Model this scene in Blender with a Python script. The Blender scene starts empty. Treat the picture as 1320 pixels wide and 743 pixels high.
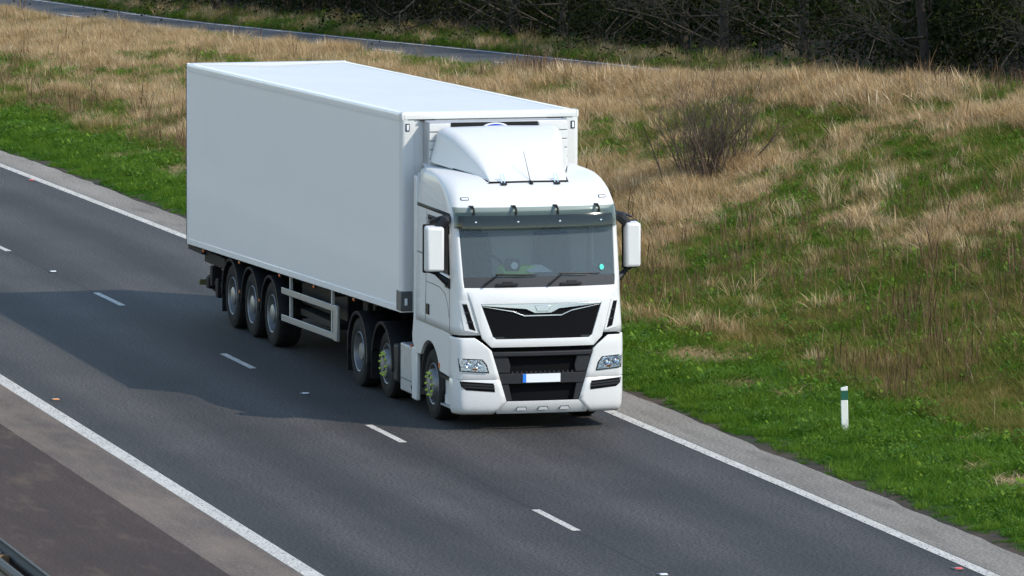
import bpy, bmesh, math, random
import numpy as np
from mathutils import Vector, Matrix

random.seed(7)
RNG = np.random.default_rng(11)
SC = bpy.context.scene
COL = SC.collection
R = math.radians

# ------------------------------------------------------------------ camera
F_PX = 9395.92                       # focal length in pixels of the 1320 px wide photograph
CAM = Vector((96.6629, -27.1957, 12.542))
YAW, PITCH, ROLL = R(164.53396), R(-6.00485), R(0.20495)
fw = Vector((math.cos(PITCH)*math.cos(YAW), math.cos(PITCH)*math.sin(YAW), math.sin(PITCH)))
rt = fw.cross(Vector((0, 0, 1))).normalized()
up = rt.cross(fw)
rt2 = math.cos(ROLL)*rt + math.sin(ROLL)*up
up2 = -math.sin(ROLL)*rt + math.cos(ROLL)*up
cd = bpy.data.cameras.new("camera")
cam = bpy.data.objects.new("camera", cd)
COL.objects.link(cam)
M = Matrix((rt2, up2, -fw)).transposed().to_4x4()
M.translation = CAM
cam.matrix_world = M
cd.sensor_width = 36.0
cd.lens = F_PX/1320*36
cd.clip_start = 1.0
cd.clip_end = 6000
SC.camera = cam

# ------------------------------------------------------------------ sky, sun, exposure
SUN_DIR = Vector((3.3, 3.23, 4.22)).normalized()      # towards the sun, from the lorry's shadow
elev = math.asin(SUN_DIR.z)
w = bpy.data.worlds.new("World")
SC.world = w
w.use_nodes = True
wn = w.node_tree.nodes
wl = w.node_tree.links
sky = wn.new("ShaderNodeTexSky")
sky.sky_type = 'NISHITA'
sky.sun_disc = False
sky.sun_elevation = elev
sky.sun_rotation = math.atan2(SUN_DIR.x, SUN_DIR.y)
sky.air_density = 1.35
sky.dust_density = 0.0
wl.new(sky.outputs[0], wn["Background"].inputs[0])
wn["Background"].inputs[1].default_value = 0.15
sd = bpy.data.lights.new("sun", 'SUN')
sd.energy = 2.7
sd.angle = R(0.6)
sd.color = (1.0, 0.92, 0.79)
sun = bpy.data.objects.new("sun", sd)
COL.objects.link(sun)
sun.rotation_euler = (-SUN_DIR).to_track_quat('-Z', 'Y').to_euler()
SC.view_settings.view_transform = 'Standard'
SC.view_settings.look = 'None'
SC.view_settings.exposure = 0.62
SC.view_settings.gamma = 1.0
SC.render.engine = 'CYCLES'
SC.cycles.use_denoising = True
SC.cycles.denoising_prefilter = 'FAST'
SC.cycles.max_bounces = 5
SC.cycles.transparent_max_bounces = 12

# ------------------------------------------------------------------ materials
def new_mat(name):
    m = bpy.data.materials.new(name)
    m.use_nodes = True
    return m, m.node_tree.nodes, m.node_tree.links, m.node_tree.nodes["Principled BSDF"]

def plain(name, col, rough=0.5, metal=0.0, spec=0.5, coat=0.0, var=0.0, scale=3.0, bump=0.0, bscale=40.0):
    m, n, l, b = new_mat(name)
    b.inputs["Base Color"].default_value = (*col, 1)
    b.inputs["Roughness"].default_value = rough
    b.inputs["Metallic"].default_value = metal
    b.inputs["Specular IOR Level"].default_value = spec
    b.inputs["Coat Weight"].default_value = coat
    b.inputs["Coat Roughness"].default_value = 0.06
    tc = n.new("ShaderNodeTexCoord")
    if var > 0:
        t = n.new("ShaderNodeTexNoise"); t.inputs["Scale"].default_value = scale; t.inputs["Detail"].default_value = 6
        l.new(tc.outputs["Object"], t.inputs["Vector"])
        mx = n.new("ShaderNodeMix"); mx.data_type = 'RGBA'
        mx.inputs[6].default_value = (*[c*(1-var) for c in col], 1)
        mx.inputs[7].default_value = (*[min(1, c*(1+var)) for c in col], 1)
        l.new(t.outputs["Fac"], mx.inputs[0]); l.new(mx.outputs[2], b.inputs["Base Color"])
    if bump > 0:
        t2 = n.new("ShaderNodeTexNoise"); t2.inputs["Scale"].default_value = bscale
        l.new(tc.outputs["Object"], t2.inputs["Vector"])
        bp = n.new("ShaderNodeBump"); bp.inputs["Strength"].default_value = bump; bp.inputs["Distance"].default_value = 0.01
        l.new(t2.outputs["Fac"], bp.inputs["Height"]); l.new(bp.outputs[0], b.inputs["Normal"])
    return m

def ramp(n, stops):
    r = n.new("ShaderNodeValToRGB")
    e = r.color_ramp.elements
    while len(e) < len(stops):
        e.new(0.5)
    for i, (p, c) in enumerate(stops):
        e[i].position = p
        e[i].color = (*c, 1)
    return r

def noise(n, l, scale, detail=4, rough=0.55, stretch=None, coord="Object"):
    tc = n.new("ShaderNodeTexCoord")
    t = n.new("ShaderNodeTexNoise")
    t.inputs["Scale"].default_value = scale
    t.inputs["Detail"].default_value = detail
    t.inputs["Roughness"].default_value = rough
    if stretch:
        mp = n.new("ShaderNodeMapping"); mp.inputs["Scale"].default_value = stretch
        l.new(tc.outputs[coord], mp.inputs["Vector"]); l.new(mp.outputs[0], t.inputs["Vector"])
    else:
        l.new(tc.outputs[coord], t.inputs["Vector"])
    return t

def mixc(n, l, fac, a, b, mode='MIX'):
    mx = n.new("ShaderNodeMix"); mx.data_type = 'RGBA'; mx.blend_type = mode
    for i, v in ((0, fac), (6, a), (7, b)):
        if hasattr(v, "links") or hasattr(v, "is_linked"):
            l.new(v, mx.inputs[i])
        elif i == 0:
            mx.inputs[0].default_value = v
        else:
            mx.inputs[i].default_value = (*v, 1)
    return mx.outputs[2]

def asphalt(name, base, dust=None, streak=0.25, grain=0.5, lane=False, rough=0.75):
    m, n, l, b = new_mat(name)
    g = noise(n, l, 24, 2, 0.8)
    gr = ramp(n, [(0.36, [c*(1-grain) for c in base]), (0.50, base), (0.64, [c*(1+grain*1.3) for c in base])])
    l.new(g.outputs["Fac"], gr.inputs[0])
    s = noise(n, l, 1.0, 6, 0.6, (0.06, 1.1, 1))
    sr = ramp(n, [(0.3, [1-streak]*3), (0.7, [1+streak]*3)])
    l.new(s.outputs["Fac"], sr.inputs[0])
    col = mixc(n, l, 1.0, gr.outputs[0], sr.outputs[0], 'MULTIPLY')
    p = noise(n, l, 0.35, 5, 0.6)
    pr = ramp(n, [(0.35, [0.86]*3), (0.65, [1.12]*3)])
    l.new(p.outputs["Fac"], pr.inputs[0])
    col = mixc(n, l, 1.0, col, pr.outputs[0], 'MULTIPLY')
    # pale chippings
    v = n.new("ShaderNodeTexVoronoi"); v.inputs["Scale"].default_value = 28
    tc = n.new("ShaderNodeTexCoord"); l.new(tc.outputs["Object"], v.inputs["Vector"])
    vr = ramp(n, [(0.0, (1, 1, 1)), (0.09, (0, 0, 0))])
    l.new(v.outputs["Distance"], vr.inputs[0])
    sel = noise(n, l, 9, 2)
    sr2 = ramp(n, [(0.60, (0, 0, 0)), (0.66, (0.7, 0.7, 0.7))]); l.new(sel.outputs["Fac"], sr2.inputs[0])
    fac = mixc(n, l, 1.0, vr.outputs[0], sr2.outputs[0], 'MULTIPLY')
    col = mixc(n, l, fac, col, [min(1, c*2.6) for c in base])
    if lane:      # paler, polished wheel paths along the lanes
        tc2 = n.new("ShaderNodeTexCoord"); wv = n.new("ShaderNodeTexWave"); wv.bands_direction = 'Y'
        wv.inputs["Scale"].default_value = 0.168; wv.inputs["Distortion"].default_value = 1.6; wv.inputs["Detail"].default_value = 3
        wv.inputs["Detail Scale"].default_value = 0.35; wv.inputs["Phase Offset"].default_value = 0.9
        l.new(tc2.outputs["Object"], wv.inputs["Vector"])
        wr = ramp(n, [(0.1, (0.86,)*3), (0.9, (1.34,)*3)]); l.new(wv.outputs["Fac"], wr.inputs[0])
        col = mixc(n, l, 1.0, col, wr.outputs[0], 'MULTIPLY')
    if dust:
        d = noise(n, l, 1.0, 8, 0.65, (0.42, 1.5, 1))
        dr = ramp(n, [(dust[1], (0, 0, 0)), (dust[2], (1, 1, 1))]); l.new(d.outputs["Fac"], dr.inputs[0])
        col = mixc(n, l, dr.outputs[0], col, dust[0])
    l.new(col, b.inputs["Base Color"])
    b.inputs["Roughness"].default_value = rough
    b.inputs["Specular IOR Level"].default_value = 0.35
    bp = n.new("ShaderNodeBump"); bp.inputs["Strength"].default_value = 0.35; bp.inputs["Distance"].default_value = 0.012
    l.new(g.outputs["Fac"], bp.inputs["Height"]); l.new(bp.outputs[0], b.inputs["Normal"])
    return m

def paint(name, col, wear):
    m, n, l, b = new_mat(name)
    g = noise(n, l, 30, 4, 0.7)
    r_ = ramp(n, [(wear, (0.10, 0.10, 0.10)), (wear+0.10, col)]); l.new(g.outputs["Fac"], r_.inputs[0])
    s = noise(n, l, 2.0, 5, 0.6)
    sr = ramp(n, [(0.3, [0.78]*3), (0.7, [1.05]*3)]); l.new(s.outputs["Fac"], sr.inputs[0])
    l.new(mixc(n, l, 1.0, r_.outputs[0], sr.outputs[0], 'MULTIPLY'), b.inputs["Base Color"])
    b.inputs["Roughness"].default_value = 0.7
    return m

def leafy(name, stops, trans=0.35, rough=0.6, spec=0.25, attr="tint"):
    """blade / leaf: colour by the mesh's own per-blade tint and a per-instance random"""
    m, n, l, b = new_mat(name)
    at = n.new("ShaderNodeAttribute"); at.attribute_name = attr
    oi = n.new("ShaderNodeObjectInfo")
    ma = n.new("ShaderNodeMath"); ma.operation = 'MULTIPLY_ADD'
    ma.inputs[1].default_value = 0.45
    mb = n.new("ShaderNodeMath"); mb.operation = 'MULTIPLY'; mb.inputs[1].default_value = 0.55
    l.new(at.outputs["Fac"], mb.inputs[0])
    l.new(oi.outputs["Random"], ma.inputs[0]); l.new(mb.outputs[0], ma.inputs[2])
    r_ = ramp(n, stops); l.new(ma.outputs[0], r_.inputs[0])
    l.new(r_.outputs[0], b.inputs["Base Color"])
    b.inputs["Roughness"].default_value = rough
    b.inputs["Specular IOR Level"].default_value = spec
    tr = n.new("ShaderNodeBsdfTranslucent"); l.new(r_.outputs[0], tr.inputs[0])
    mx = n.new("ShaderNodeMixShader"); mx.inputs[0].default_value = trans
    l.new(b.outputs[0], mx.inputs[1]); l.new(tr.outputs[0], mx.inputs[2])
    l.new(mx.outputs[0], n["Material Output"].inputs[0])
    return m

def glass(name, tint, haze=0.0, hazecol=(0.2, 0.25, 0.26), rough=0.02):
    m, n, l, b = new_mat(name)
    n.remove(b)
    t = n.new("ShaderNodeBsdfTransparent"); t.inputs[0].default_value = (*tint, 1)
    g = n.new("ShaderNodeBsdfGlossy"); g.inputs["Roughness"].default_value = rough
    fr = n.new("ShaderNodeFresnel"); fr.inputs[0].default_value = 1.5
    mx = n.new("ShaderNodeMixShader"); l.new(fr.outputs[0], mx.inputs[0])
    l.new(t.outputs[0], mx.inputs[1]); l.new(g.outputs[0], mx.inputs[2])
    out = mx.outputs[0]
    if haze > 0:
        d = n.new("ShaderNodeBsdfDiffuse"); d.inputs[0].default_value = (*hazecol, 1)
        m2 = n.new("ShaderNodeMixShader"); m2.inputs[0].default_value = haze
        l.new(t.outputs[0], m2.inputs[1]); l.new(d.outputs[0], m2.inputs[2])
        l.new(m2.outputs[0], mx.inputs[1])
    l.new(out, n["Material Output"].inputs[0])
    return m

def dirty_white(name, col=(0.78, 0.785, 0.79), rough=0.32, coat=0.5, dirt=0.10, low=None, ribs=0):
    """white lorry paint with a thin road film that is stronger low down"""
    m, n, l, b = new_mat(name)
    a = noise(n, l, 1.3, 7, 0.65, (0.5, 0.5, 1.4))
    ar = ramp(n, [(0.35, (0, 0, 0)), (0.8, (1, 1, 1))]); l.new(a.outputs["Fac"], ar.inputs[0])
    mm = n.new("ShaderNodeMath"); mm.operation = 'MULTIPLY'; mm.inputs[1].default_value = dirt
    l.new(ar.outputs[0], mm.inputs[0])
    fac = mm.outputs[0]
    if low:
        tc = n.new("ShaderNodeTexCoord"); sx = n.new("ShaderNodeSeparateXYZ"); l.new(tc.outputs["Object"], sx.inputs[0])
        mr = n.new("ShaderNodeMapRange"); mr.inputs[1].default_value = low[0]; mr.inputs[2].default_value = low[1]
        mr.inputs[3].default_value = low[2]; mr.inputs[4].default_value = 0.0
        l.new(sx.outputs[2], mr.inputs[0])
        f2 = noise(n, l, 9, 6, 0.7)
        m3 = n.new("ShaderNodeMath"); m3.operation = 'MULTIPLY'; l.new(mr.outputs[0], m3.inputs[0]); l.new(f2.outputs["Fac"], m3.inputs[1])
        ad = n.new("ShaderNodeMath"); ad.operation = 'ADD'; l.new(fac, ad.inputs[0]); l.new(m3.outputs[0], ad.inputs[1])
        fac = ad.outputs[0]
    l.new(mixc(n, l, fac, col, (0.34, 0.31, 0.28)), b.inputs["Base Color"])
    b.inputs["Roughness"].default_value = rough
    b.inputs["Coat Weight"].default_value = coat
    b.inputs["Coat Roughness"].default_value = 0.08
    return m

MAT = dict(
    white=dirty_white("white_paint", (0.68, 0.675, 0.665), 0.42, 0.15, 0.08, (0.2, 1.2, 0.22)),
    roofwhite=dirty_white("roof_white", (0.62, 0.63, 0.64), 0.5, 0.0, 0.14),
    side=dirty_white("trailer_white", (0.83, 0.825, 0.82), 0.42, 0.25, 0.05, (1.0, 2.2, 0.16)),
    alu=plain("aluminium", (0.33, 0.335, 0.34), 0.45, 0.5, var=0.12, scale=8),
    alu_dull=plain("dull_aluminium", (0.42, 0.43, 0.44), 0.5, 0.35, var=0.15, scale=6),
    rim=plain("rim_steel", (0.24, 0.245, 0.25), 0.45, 0.6, var=0.22, scale=9),
    chrome=plain("chrome", (0.82, 0.83, 0.85), 0.12, 1.0),
    trim=plain("satin_chrome", (0.52, 0.54, 0.57), 0.25, 0.8),
    steel_dark=plain("dark_steel", (0.10, 0.105, 0.11), 0.5, 0.3, var=0.25, scale=9),
    black=plain("black_plastic", (0.008, 0.008, 0.009), 0.5, spec=.3),
    mesh=plain("black_mesh", (0.0035, 0.0035, 0.0045), 0.8, spec=.12, bump=0.3, bscale=90),
    dgrey=plain("dark_grey_plastic", (0.020, 0.021, 0.024), 0.6, spec=.3, var=0.12, scale=12),
    cowl=plain("cowl_plastic", (0.048, 0.050, 0.055), 0.6, spec=.3, var=0.1, scale=12),
    mudg=plain("mudguard_plastic", (0.014, 0.015, 0.017), 0.6, spec=.3, var=0.25, scale=10),
    chassis=plain("chassis_black", (0.009, 0.009, 0.010), 0.7, spec=.2, var=0.4, scale=7),
    rubber=plain("tyre_rubber", (0.012, 0.012, 0.0125), 0.85, spec=.25, var=0.25, scale=10, bump=0.2, bscale=60),
    nut=plain("nut_yellow", (0.42, 0.56, 0.06), 0.45),
    amber=plain("amber_lens", (0.75, 0.16, 0.02), 0.25),
    orange=plain("orange_lens", (0.70, 0.20, 0.05), 0.2),
    lens=plain("lamp_silver", (0.86, 0.87, 0.88), 0.10, 1.0, bump=1.0, bscale=70),
    lamp=plain("lamp_bowl", (0.9, 0.9, 0.92), 0.08, 1.0),
    plate=plain("plate_white", (0.78, 0.80, 0.84), 0.4),
    plateblue=plain("plate_blue", (0.02, 0.20, 0.75), 0.4),
    seal=plain("seal_black", (0.010, 0.010, 0.011), 0.7, spec=.25),
    groove=plain("groove_grey", (0.07, 0.072, 0.075), 0.7),
    lining=plain("cab_lining", (0.34, 0.37, 0.385), 0.8),
    dash=plain("dashboard_grey", (0.17, 0.18, 0.185), 0.75, var=0.2, scale=5),
    hivis=plain("hivis_green", (0.30, 0.62, 0.06), 0.7),
    teal=plain("teal_sticker", (0.06, 0.62, 0.50), 0.5),
    paper=plain("paper", (0.8, 0.82, 0.82), 0.8),
    blue=plain("emblem_blue", (0.03, 0.06, 0.45), 0.35),
    ws=glass("windscreen_glass", (0.84, 0.91, 0.91), 0.25, (0.25, 0.30, 0.315)),  # haze: dust film plus the reflected grey-teal sheen, put into the colour
    winglass=glass("side_glass", (0.35, 0.38, 0.37), 0.0),
    visor=glass("visor_smoke", (0.37, 0.44, 0.41), 0.12, (0.16, 0.20, 0.19), 0.06),
    cover=glass("lamp_cover", (0.93, 0.95, 0.96), 0.0),
    galv=plain("galvanised_steel", (0.062, 0.060, 0.056), 0.6, 0.4, var=0.2, scale=5),  # base colour darkened to give the barrier its shade
    rust=plain("rusty_block", (0.30, 0.17, 0.08), 0.85, var=0.3, scale=15),
    postwhite=plain("post_white", (0.76, 0.76, 0.70), 0.55, var=0.10, scale=14),
    postgreen=plain("post_green", (0.01, 0.095, 0.055), 0.4),
    yellow=plain("worn_yellow", (0.12, 0.10, 0.035), 0.65, var=0.35, scale=14),
    stud=plain("stud_iron", (0.10, 0.10, 0.105), 0.7),
    studwhite=plain("stud_white", (0.85, 0.87, 0.9), 0.25),
    studred=plain("stud_red", (0.80, 0.06, 0.05), 0.3),
    studamber=plain("stud_amber", (0.85, 0.30, 0.06), 0.3),
    road=asphalt("road_asphalt", (0.0385, 0.0340, 0.0315), None, 0.26, 0.8, lane=True),
    sliproad=asphalt("slip_asphalt", (0.098, 0.094, 0.092), None, 0.15, 0.3),
    strip=asphalt("hard_strip_surface", (0.20, 0.178, 0.150), ((0.105, 0.088, 0.066), 0.55, 0.78), 0.22, 0.4, rough=0.9),
    dust=asphalt("dusty_strip_surface", (0.115, 0.090, 0.075), ((0.19, 0.145, 0.108), 0.45, 0.75), 0.30, 0.35, rough=0.9),
    median=asphalt("median_asphalt", (0.047, 0.030, 0.0235), ((0.14, 0.090, 0.060), 0.54, 0.80), 0.30, 0.4, rough=0.9),
    line=paint("line_paint", (0.60, 0.565, 0.50), 0.38),
    oldline=paint("faded_line_paint", (0.62, 0.62, 0.60), 0.36),
)

# ------------------------------------------------------------------ mesh helpers
def link(o, parent=None):
    COL.objects.link(o)
    if parent is not None:
        o.parent = parent
    return o

def mk(name, verts, faces, mat, parent=None, smooth=None, bevel=0.0, solid=0.0, seg=2):
    me = bpy.data.meshes.new(name)
    me.from_pydata([tuple(v) for v in verts], [], [tuple(f) for f in faces])
    me.materials.append(MAT[mat] if isinstance(mat, str) else mat)
    me.update()
    bm = bmesh.new(); bm.from_mesh(me)
    bmesh.ops.recalc_face_normals(bm, faces=bm.faces)
    bm.to_mesh(me); bm.free()
    return finish(name, me, parent, smooth, bevel, solid, seg)

def finish(name, me, parent=None, smooth=None, bevel=0.0, solid=0.0, seg=2):
    if smooth is None:
        smooth = 35
    for p in me.polygons:
        p.use_smooth = True
    me.set_sharp_from_angle(angle=R(smooth))
    o = link(bpy.data.objects.new(name, me), parent)
    if solid:
        s = o.modifiers.new("thickness", 'SOLIDIFY'); s.thickness = abs(solid); s.offset = -1 if solid > 0 else 1
    if bevel:
        bv = o.modifiers.new("bevel", 'BEVEL'); bv.width = bevel; bv.segments = seg; bv.limit_method = 'ANGLE'; bv.angle_limit = R(40)
    return o

def box(name, x0, x1, y0, y1, z0, z1, mat, parent=None, bevel=0.006):
    v = [(x, y, z) for x in (x0, x1) for y in (y0, y1) for z in (z0, z1)]
    f = [(0, 1, 3, 2), (4, 6, 7, 5), (0, 4, 5, 1), (2, 3, 7, 6), (0, 2, 6, 4), (1, 5, 7, 3)]
    return mk(name, v, f, mat, parent, bevel=bevel)

def prism(name, poly, axis, a, b, mat, parent=None, bevel=0.0):
    """polygon given in the two other axes, extruded from a to b along axis 'x','y' or 'z'"""
    def P(u, v, t):
        return {'x': (t, u, v), 'y': (u, t, v), 'z': (u, v, t)}[axis]
    n = len(poly)
    vs = [P(u, v, a) for u, v in poly] + [P(u, v, b) for u, v in poly]
    fs = [tuple(range(n)), tuple(range(2*n-1, n-1, -1))] + [(i, (i+1) % n, n+(i+1) % n, n+i) for i in range(n)]
    return mk(name, vs, fs, mat, parent, bevel=bevel)

def grid(rows, close=False):
    vs, fs = [], []
    nr, nc = len(rows), len(rows[0])
    for r_ in rows:
        vs += list(r_)
    for i in range(nr-1):
        for j in range(nc-1 if not close else nc):
            k = (j+1) % nc
            fs.append((i*nc+j, i*nc+k, (i+1)*nc+k, (i+1)*nc+j))
    return vs, fs

def lathe(name, prof, mat, parent=None, n=48, loc=(0, 0, 0), axis='y', smooth=35):
    rows = []
    for r_, t in prof:
        ring = []
        for k in range(n):
            a = 2*math.pi*k/n
            c_, s_ = r_*math.cos(a), r_*math.sin(a)
            ring.append({'y': (loc[0]+c_, loc[1]+t, loc[2]+s_), 'x': (loc[0]+t, loc[1]+c_, loc[2]+s_), 'z': (loc[0]+c_, loc[1]+s_, loc[2]+t)}[axis])
        rows.append(ring)
    v, f = grid(rows, True)
    return mk(name, v, f, mat, parent, smooth=smooth)

def tube_data(pts, rads, n=6):
    rows = []
    pts = [Vector(p) for p in pts]
    for i, p in enumerate(pts):
        d = (pts[min(i+1, len(pts)-1)] - pts[max(i-1, 0)]).normalized()
        a = d.cross(Vector((0, 0, 1)))
        if a.length < 1e-3:
            a = Vector((1, 0, 0))
        a.normalize(); b = d.cross(a)
        rows.append([p + rads[i]*(math.cos(t)*a + math.sin(t)*b) for t in [2*math.pi*k/n for k in range(n)]])
    return grid(rows, True)

def tube(name, pts, r_, mat, parent=None, n=8):
    rads = r_ if isinstance(r_, (list, tuple)) else [r_]*len(pts)
    v, f = tube_data(pts, rads, n)
    m = len(pts)
    f.append(tuple(range(n))); f.append(tuple(range((m-1)*n, m*n)))
    return mk(name, v, f, mat, parent)

def empty(name, loc=(0, 0, 0)):
    o = bpy.data.objects.new(name, None)
    o.location = loc
    o.empty_display_size = 0.3
    return link(o)

def tag(o, label=None, cat=None, group=None, kind=None):
    for k, v in (("label", label), ("category", cat), ("group", group), ("kind", kind)):
        if v:
            o[k] = v
    return o

def dup(o, parent=None, loc=None):
    c = o.copy(); COL.objects.link(c); c.parent = parent
    if loc is not None:
        c.location = loc
    for ch in list(o.children):
        dup(ch, c)
    return c

def ip(x, xs, ys):
    return float(np.interp(x, xs, ys))

# ------------------------------------------------------------------ ground shape
def crest_y(x): return np.interp(x, [-140, -85, -62, -41, -30, -22, -10, 10, 40, 120], [8, 9.2, 10.6, 11.5, 13.0, 14.5, 16.2, 18, 19.5, 22])
def crest_z(x): return np.interp(x, [-140, -84, -67, -54.6, -45.5, -37, -30, -21.6, 10, 40], [-1.2, -.30, .40, .87, 1.28, 1.74, 2.22, 2.72, 4.1, 5.0])
def slip_z(x): return np.interp(x, [-160, -100, -81, -68, -51, -30, 0, 60], [-2.2, -.58, .02, .50, 1.16, 1.95, 3.0, 4.6])
def verge_line(x): return np.interp(x, [-260, -120, -80, -60, -42.7, -34.8, -27.8, -15, -2, 7, 15, 40, 120], [-28, -6, -1.6, .10, .98, 1.16, 1.30, 1.44, 1.50, 1.49, 1.42, 1.1, -1.5])
def lane_line(x): return np.interp(x, [-260, -120, -80, -60, -42, -25.6, -10, 0, 10, 20, 40, 120], [-31.7, -9.7, -5.3, -3.5, -2.5, -2.22, -2.19, -2.22, -2.34, -2.5, -2.9, -6])
def median_line(x): return np.interp(x, [-260, -120, -80, -60, -40, -20, -8, 3, 13, 40, 120], [-35.6, -13.6, -9.2, -7.4, -6.4, -6.05, -6.10, -6.28, -6.46, -7.1, -10.6])
def pave_edge(x): return verge_line(x) + np.interp(x, [-60, -30, 10], [.80, .84, .88])
def toe_y(x): return np.interp(x, [-140, -80, -55, -42, -30, -10, 4, 30, 120], [-6.0, 1.2, 3.5, 4.3, 4.4, 4.4, 5.3, 6.0, 6]) 

def vnoise(x, y, s, seed=0):
    """cheap smooth value noise on arrays"""
    x = np.asarray(x, float)/s + seed*17.3; y = np.asarray(y, float)/s + seed*9.1
    xi, yi = np.floor(x), np.floor(y); fx, fy = x-xi, y-yi
    fx, fy = fx*fx*(3-2*fx), fy*fy*(3-2*fy)
    def h(a, b):
        t = np.sin(a*127.1 + b*311.7 + seed*74.7)*43758.5453
        return t - np.floor(t)
    return (h(xi, yi)*(1-fx)+h(xi+1, yi)*fx)*(1-fy) + (h(xi, yi+1)*(1-fx)+h(xi+1, yi+1)*fx)*fy

def ground_z(x, y):
    x = np.asarray(x, float); y = np.asarray(y, float)
    e = pave_edge(x); t = np.maximum(toe_y(x), e+.5); cy = np.maximum(crest_y(x), t+1.0); cz = crest_z(x); sz = slip_z(x)
    z = np.full(np.broadcast(x, y).shape, -0.06)
    u = np.clip((y-e)/(t-e), 0, 1)
    z = np.where(y >= e, -0.03 + 0.13*u, z)
    v = np.clip((y-t)/(cy-t), 0, 1)
    vv = v*v*(1.6-0.6*v*v)*0.55 + 0.45*v
    bank = 0.10 + (cz-0.10)*vv + (vnoise(x, y, 2.3, 1)-.5)*0.10*np.sin(v*math.pi) + (vnoise(x, y, .9, 2)-.5)*0.07*np.sin(v*math.pi)
    z = np.where(y >= t, bank, z)
    s = np.clip((y-cy)/0.9, 0, 1)
    z = np.where(y >= cy, cz + (sz-0.05-cz)*s, z)
    q = np.clip((y-cy-5.3)/6, 0, 1)
    z = np.where(y >= cy+5.3, sz-0.05 + 0.9*q + (vnoise(x, y, 2.0, 3)-.5)*.3*q, z)
    return z

xs = np.concatenate([np.arange(-400, -110, 10.), np.arange(-110, 20, .5), np.arange(20, 300, 10.)])
ys = np.concatenate([np.arange(-400, -20, 10.), np.arange(-20, 1, 1.), np.arange(1, 22, .3), np.arange(22, 40, 1.), np.arange(40, 500, 20.)])
GX, GY = np.meshgrid(xs, ys, indexing='ij')
GZ = ground_z(GX, GY)
gv = np.stack([GX.ravel(), GY.ravel(), GZ.ravel()], -1)
ny = len(ys)
gf = [(i*ny+j, (i+1)*ny+j, (i+1)*ny+j+1, i*ny+j+1) for i in range(len(xs)-1) for j in range(ny-1)]
m, n, l, b = new_mat("soil_and_thatch")
g1 = noise(n, l, 0.7, 6, 0.6); g2 = noise(n, l, 14, 5, 0.7)
r1 = ramp(n, [(0.35, (0.018, 0.028, 0.006)), (0.5, (0.038, 0.024, 0.011)), (0.68, (0.070, 0.044, 0.021))]); l.new(g1.outputs["Fac"], r1.inputs[0])
r2 = ramp(n, [(0.3, (0.45,)*3), (0.7, (1.25,)*3)]); l.new(g2.outputs["Fac"], r2.inputs[0])
l.new(mixc(n, l, 1.0, r1.outputs[0], r2.outputs[0], 'MULTIPLY'), b.inputs["Base Color"])
b.inputs["Roughness"].default_value = 0.95
MAT["soil"] = m
tag(mk("grass_bank", gv, gf, "soil", smooth=60), kind="structure")
tag(mk("ground", [(-4000, -4000, -3), (4000, -4000, -3), (4000, 4000, -3), (-4000, 4000, -3)], [(0, 1, 2, 3)], "soil"), kind="structure")

def ribbon(name, f0, f1, z, mat, parent=None, x0=-200., x1=110., step=2.0, zf=None):
    X = np.arange(x0, x1+.01, step)
    rows = [[(x, float(f0(x)), z if zf is None else float(zf(x))+z), (x, float(f1(x)), z if zf is None else float(zf(x))+z)] for x in X]
    v, f = grid(rows)
    return mk(name, v, f, mat, parent)

road = tag(ribbon("road", lambda x: median_line(x)-.12, lambda x: verge_line(x)+.12, 0.0, "road"), kind="structure")
ribbon("edge_line", lambda x: verge_line(x)-.09, lambda x: verge_line(x)+.09, 0.005, "line", road, step=1.0)
ribbon("edge_line", lambda x: median_line(x)-.12, lambda x: median_line(x)+.11, 0.005, "line", road, step=1.0)
dash_starts = [-19.10 + 9.0*k for k in range(-12, 12)]
for s in dash_starts:
    L_ = 2.0
    v, f = grid([[(x, float(lane_line(x))-.055, .005), (x, float(lane_line(x))+.055, .005)] for x in (s, s+.7, s+1.4, s+L_)])
    mk("lane_dash", v, f, "line", road)
# raised ribs on the edge lines, coloured dark
for fn, o_ in ((verge_line, -.05), (median_line, .05)):
    rv, rf = [], []
    for x in np.arange(-60, 40, .5):
        y = float(fn(x))+o_; q = len(rv)
        rv += [(x-.012, y-.012, .0065), (x+.012, y-.012, .0065), (x+.012, y+.012, .0065), (x-.012, y+.012, .0065), (x, y, .012)]
        rf += [(q, q+1, q+4), (q+1, q+2, q+4), (q+2, q+3, q+4), (q+3, q, q+4)]
    o = mk("line_rib", rv, rf, "groove", road); o["kind"] = "stuff"
# dark longitudinal joint between the two lanes
v, f = grid([[(x, float(lane_line(x))-.012+.012*math.sin(x*1.7), .0025), (x, float(lane_line(x))+.012+.012*math.sin(x*1.7), .0025)] for x in np.arange(-90, 60, 0.8)])
mk("lane_joint", v, f, plain("joint_tar", (0.022, 0.021, 0.021), 0.8, var=0.3), road)

# ragged outer edge of the hard strip
hs = [[(x, float(verge_line(x))+.11, 0.002), (x, float(pave_edge(x)) + .10*(vnoise(x, 0, .5, 5)-.5) + .12*(vnoise(x, 0, 2.2, 6)-.5), 0.001)] for x in np.arange(-200, 110, .25)]
v, f = grid(hs)
tag(mk("hard_strip", v, f, "strip"), kind="structure")
tag(ribbon("dusty_strip", lambda x: median_line(x)-.98-.0*x, lambda x: median_line(x)-.115, 0.003, "dust"), kind="structure")
tag(ribbon("median_paving", lambda x: median_line(x)-9.0, lambda x: median_line(x)-.975, 0.0, "median"), kind="structure")
slip = tag(ribbon("slip_road", lambda x: crest_y(x)+.8, lambda x: crest_y(x)+4.7, 0.0, "sliproad", zf=slip_z, x0=-160, x1=60), kind="structure")
ribbon("edge_line", lambda x: crest_y(x)+4.38, lambda x: crest_y(x)+4.50, 0.006, "oldline", slip, zf=slip_z, x0=-160, x1=60)
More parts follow.
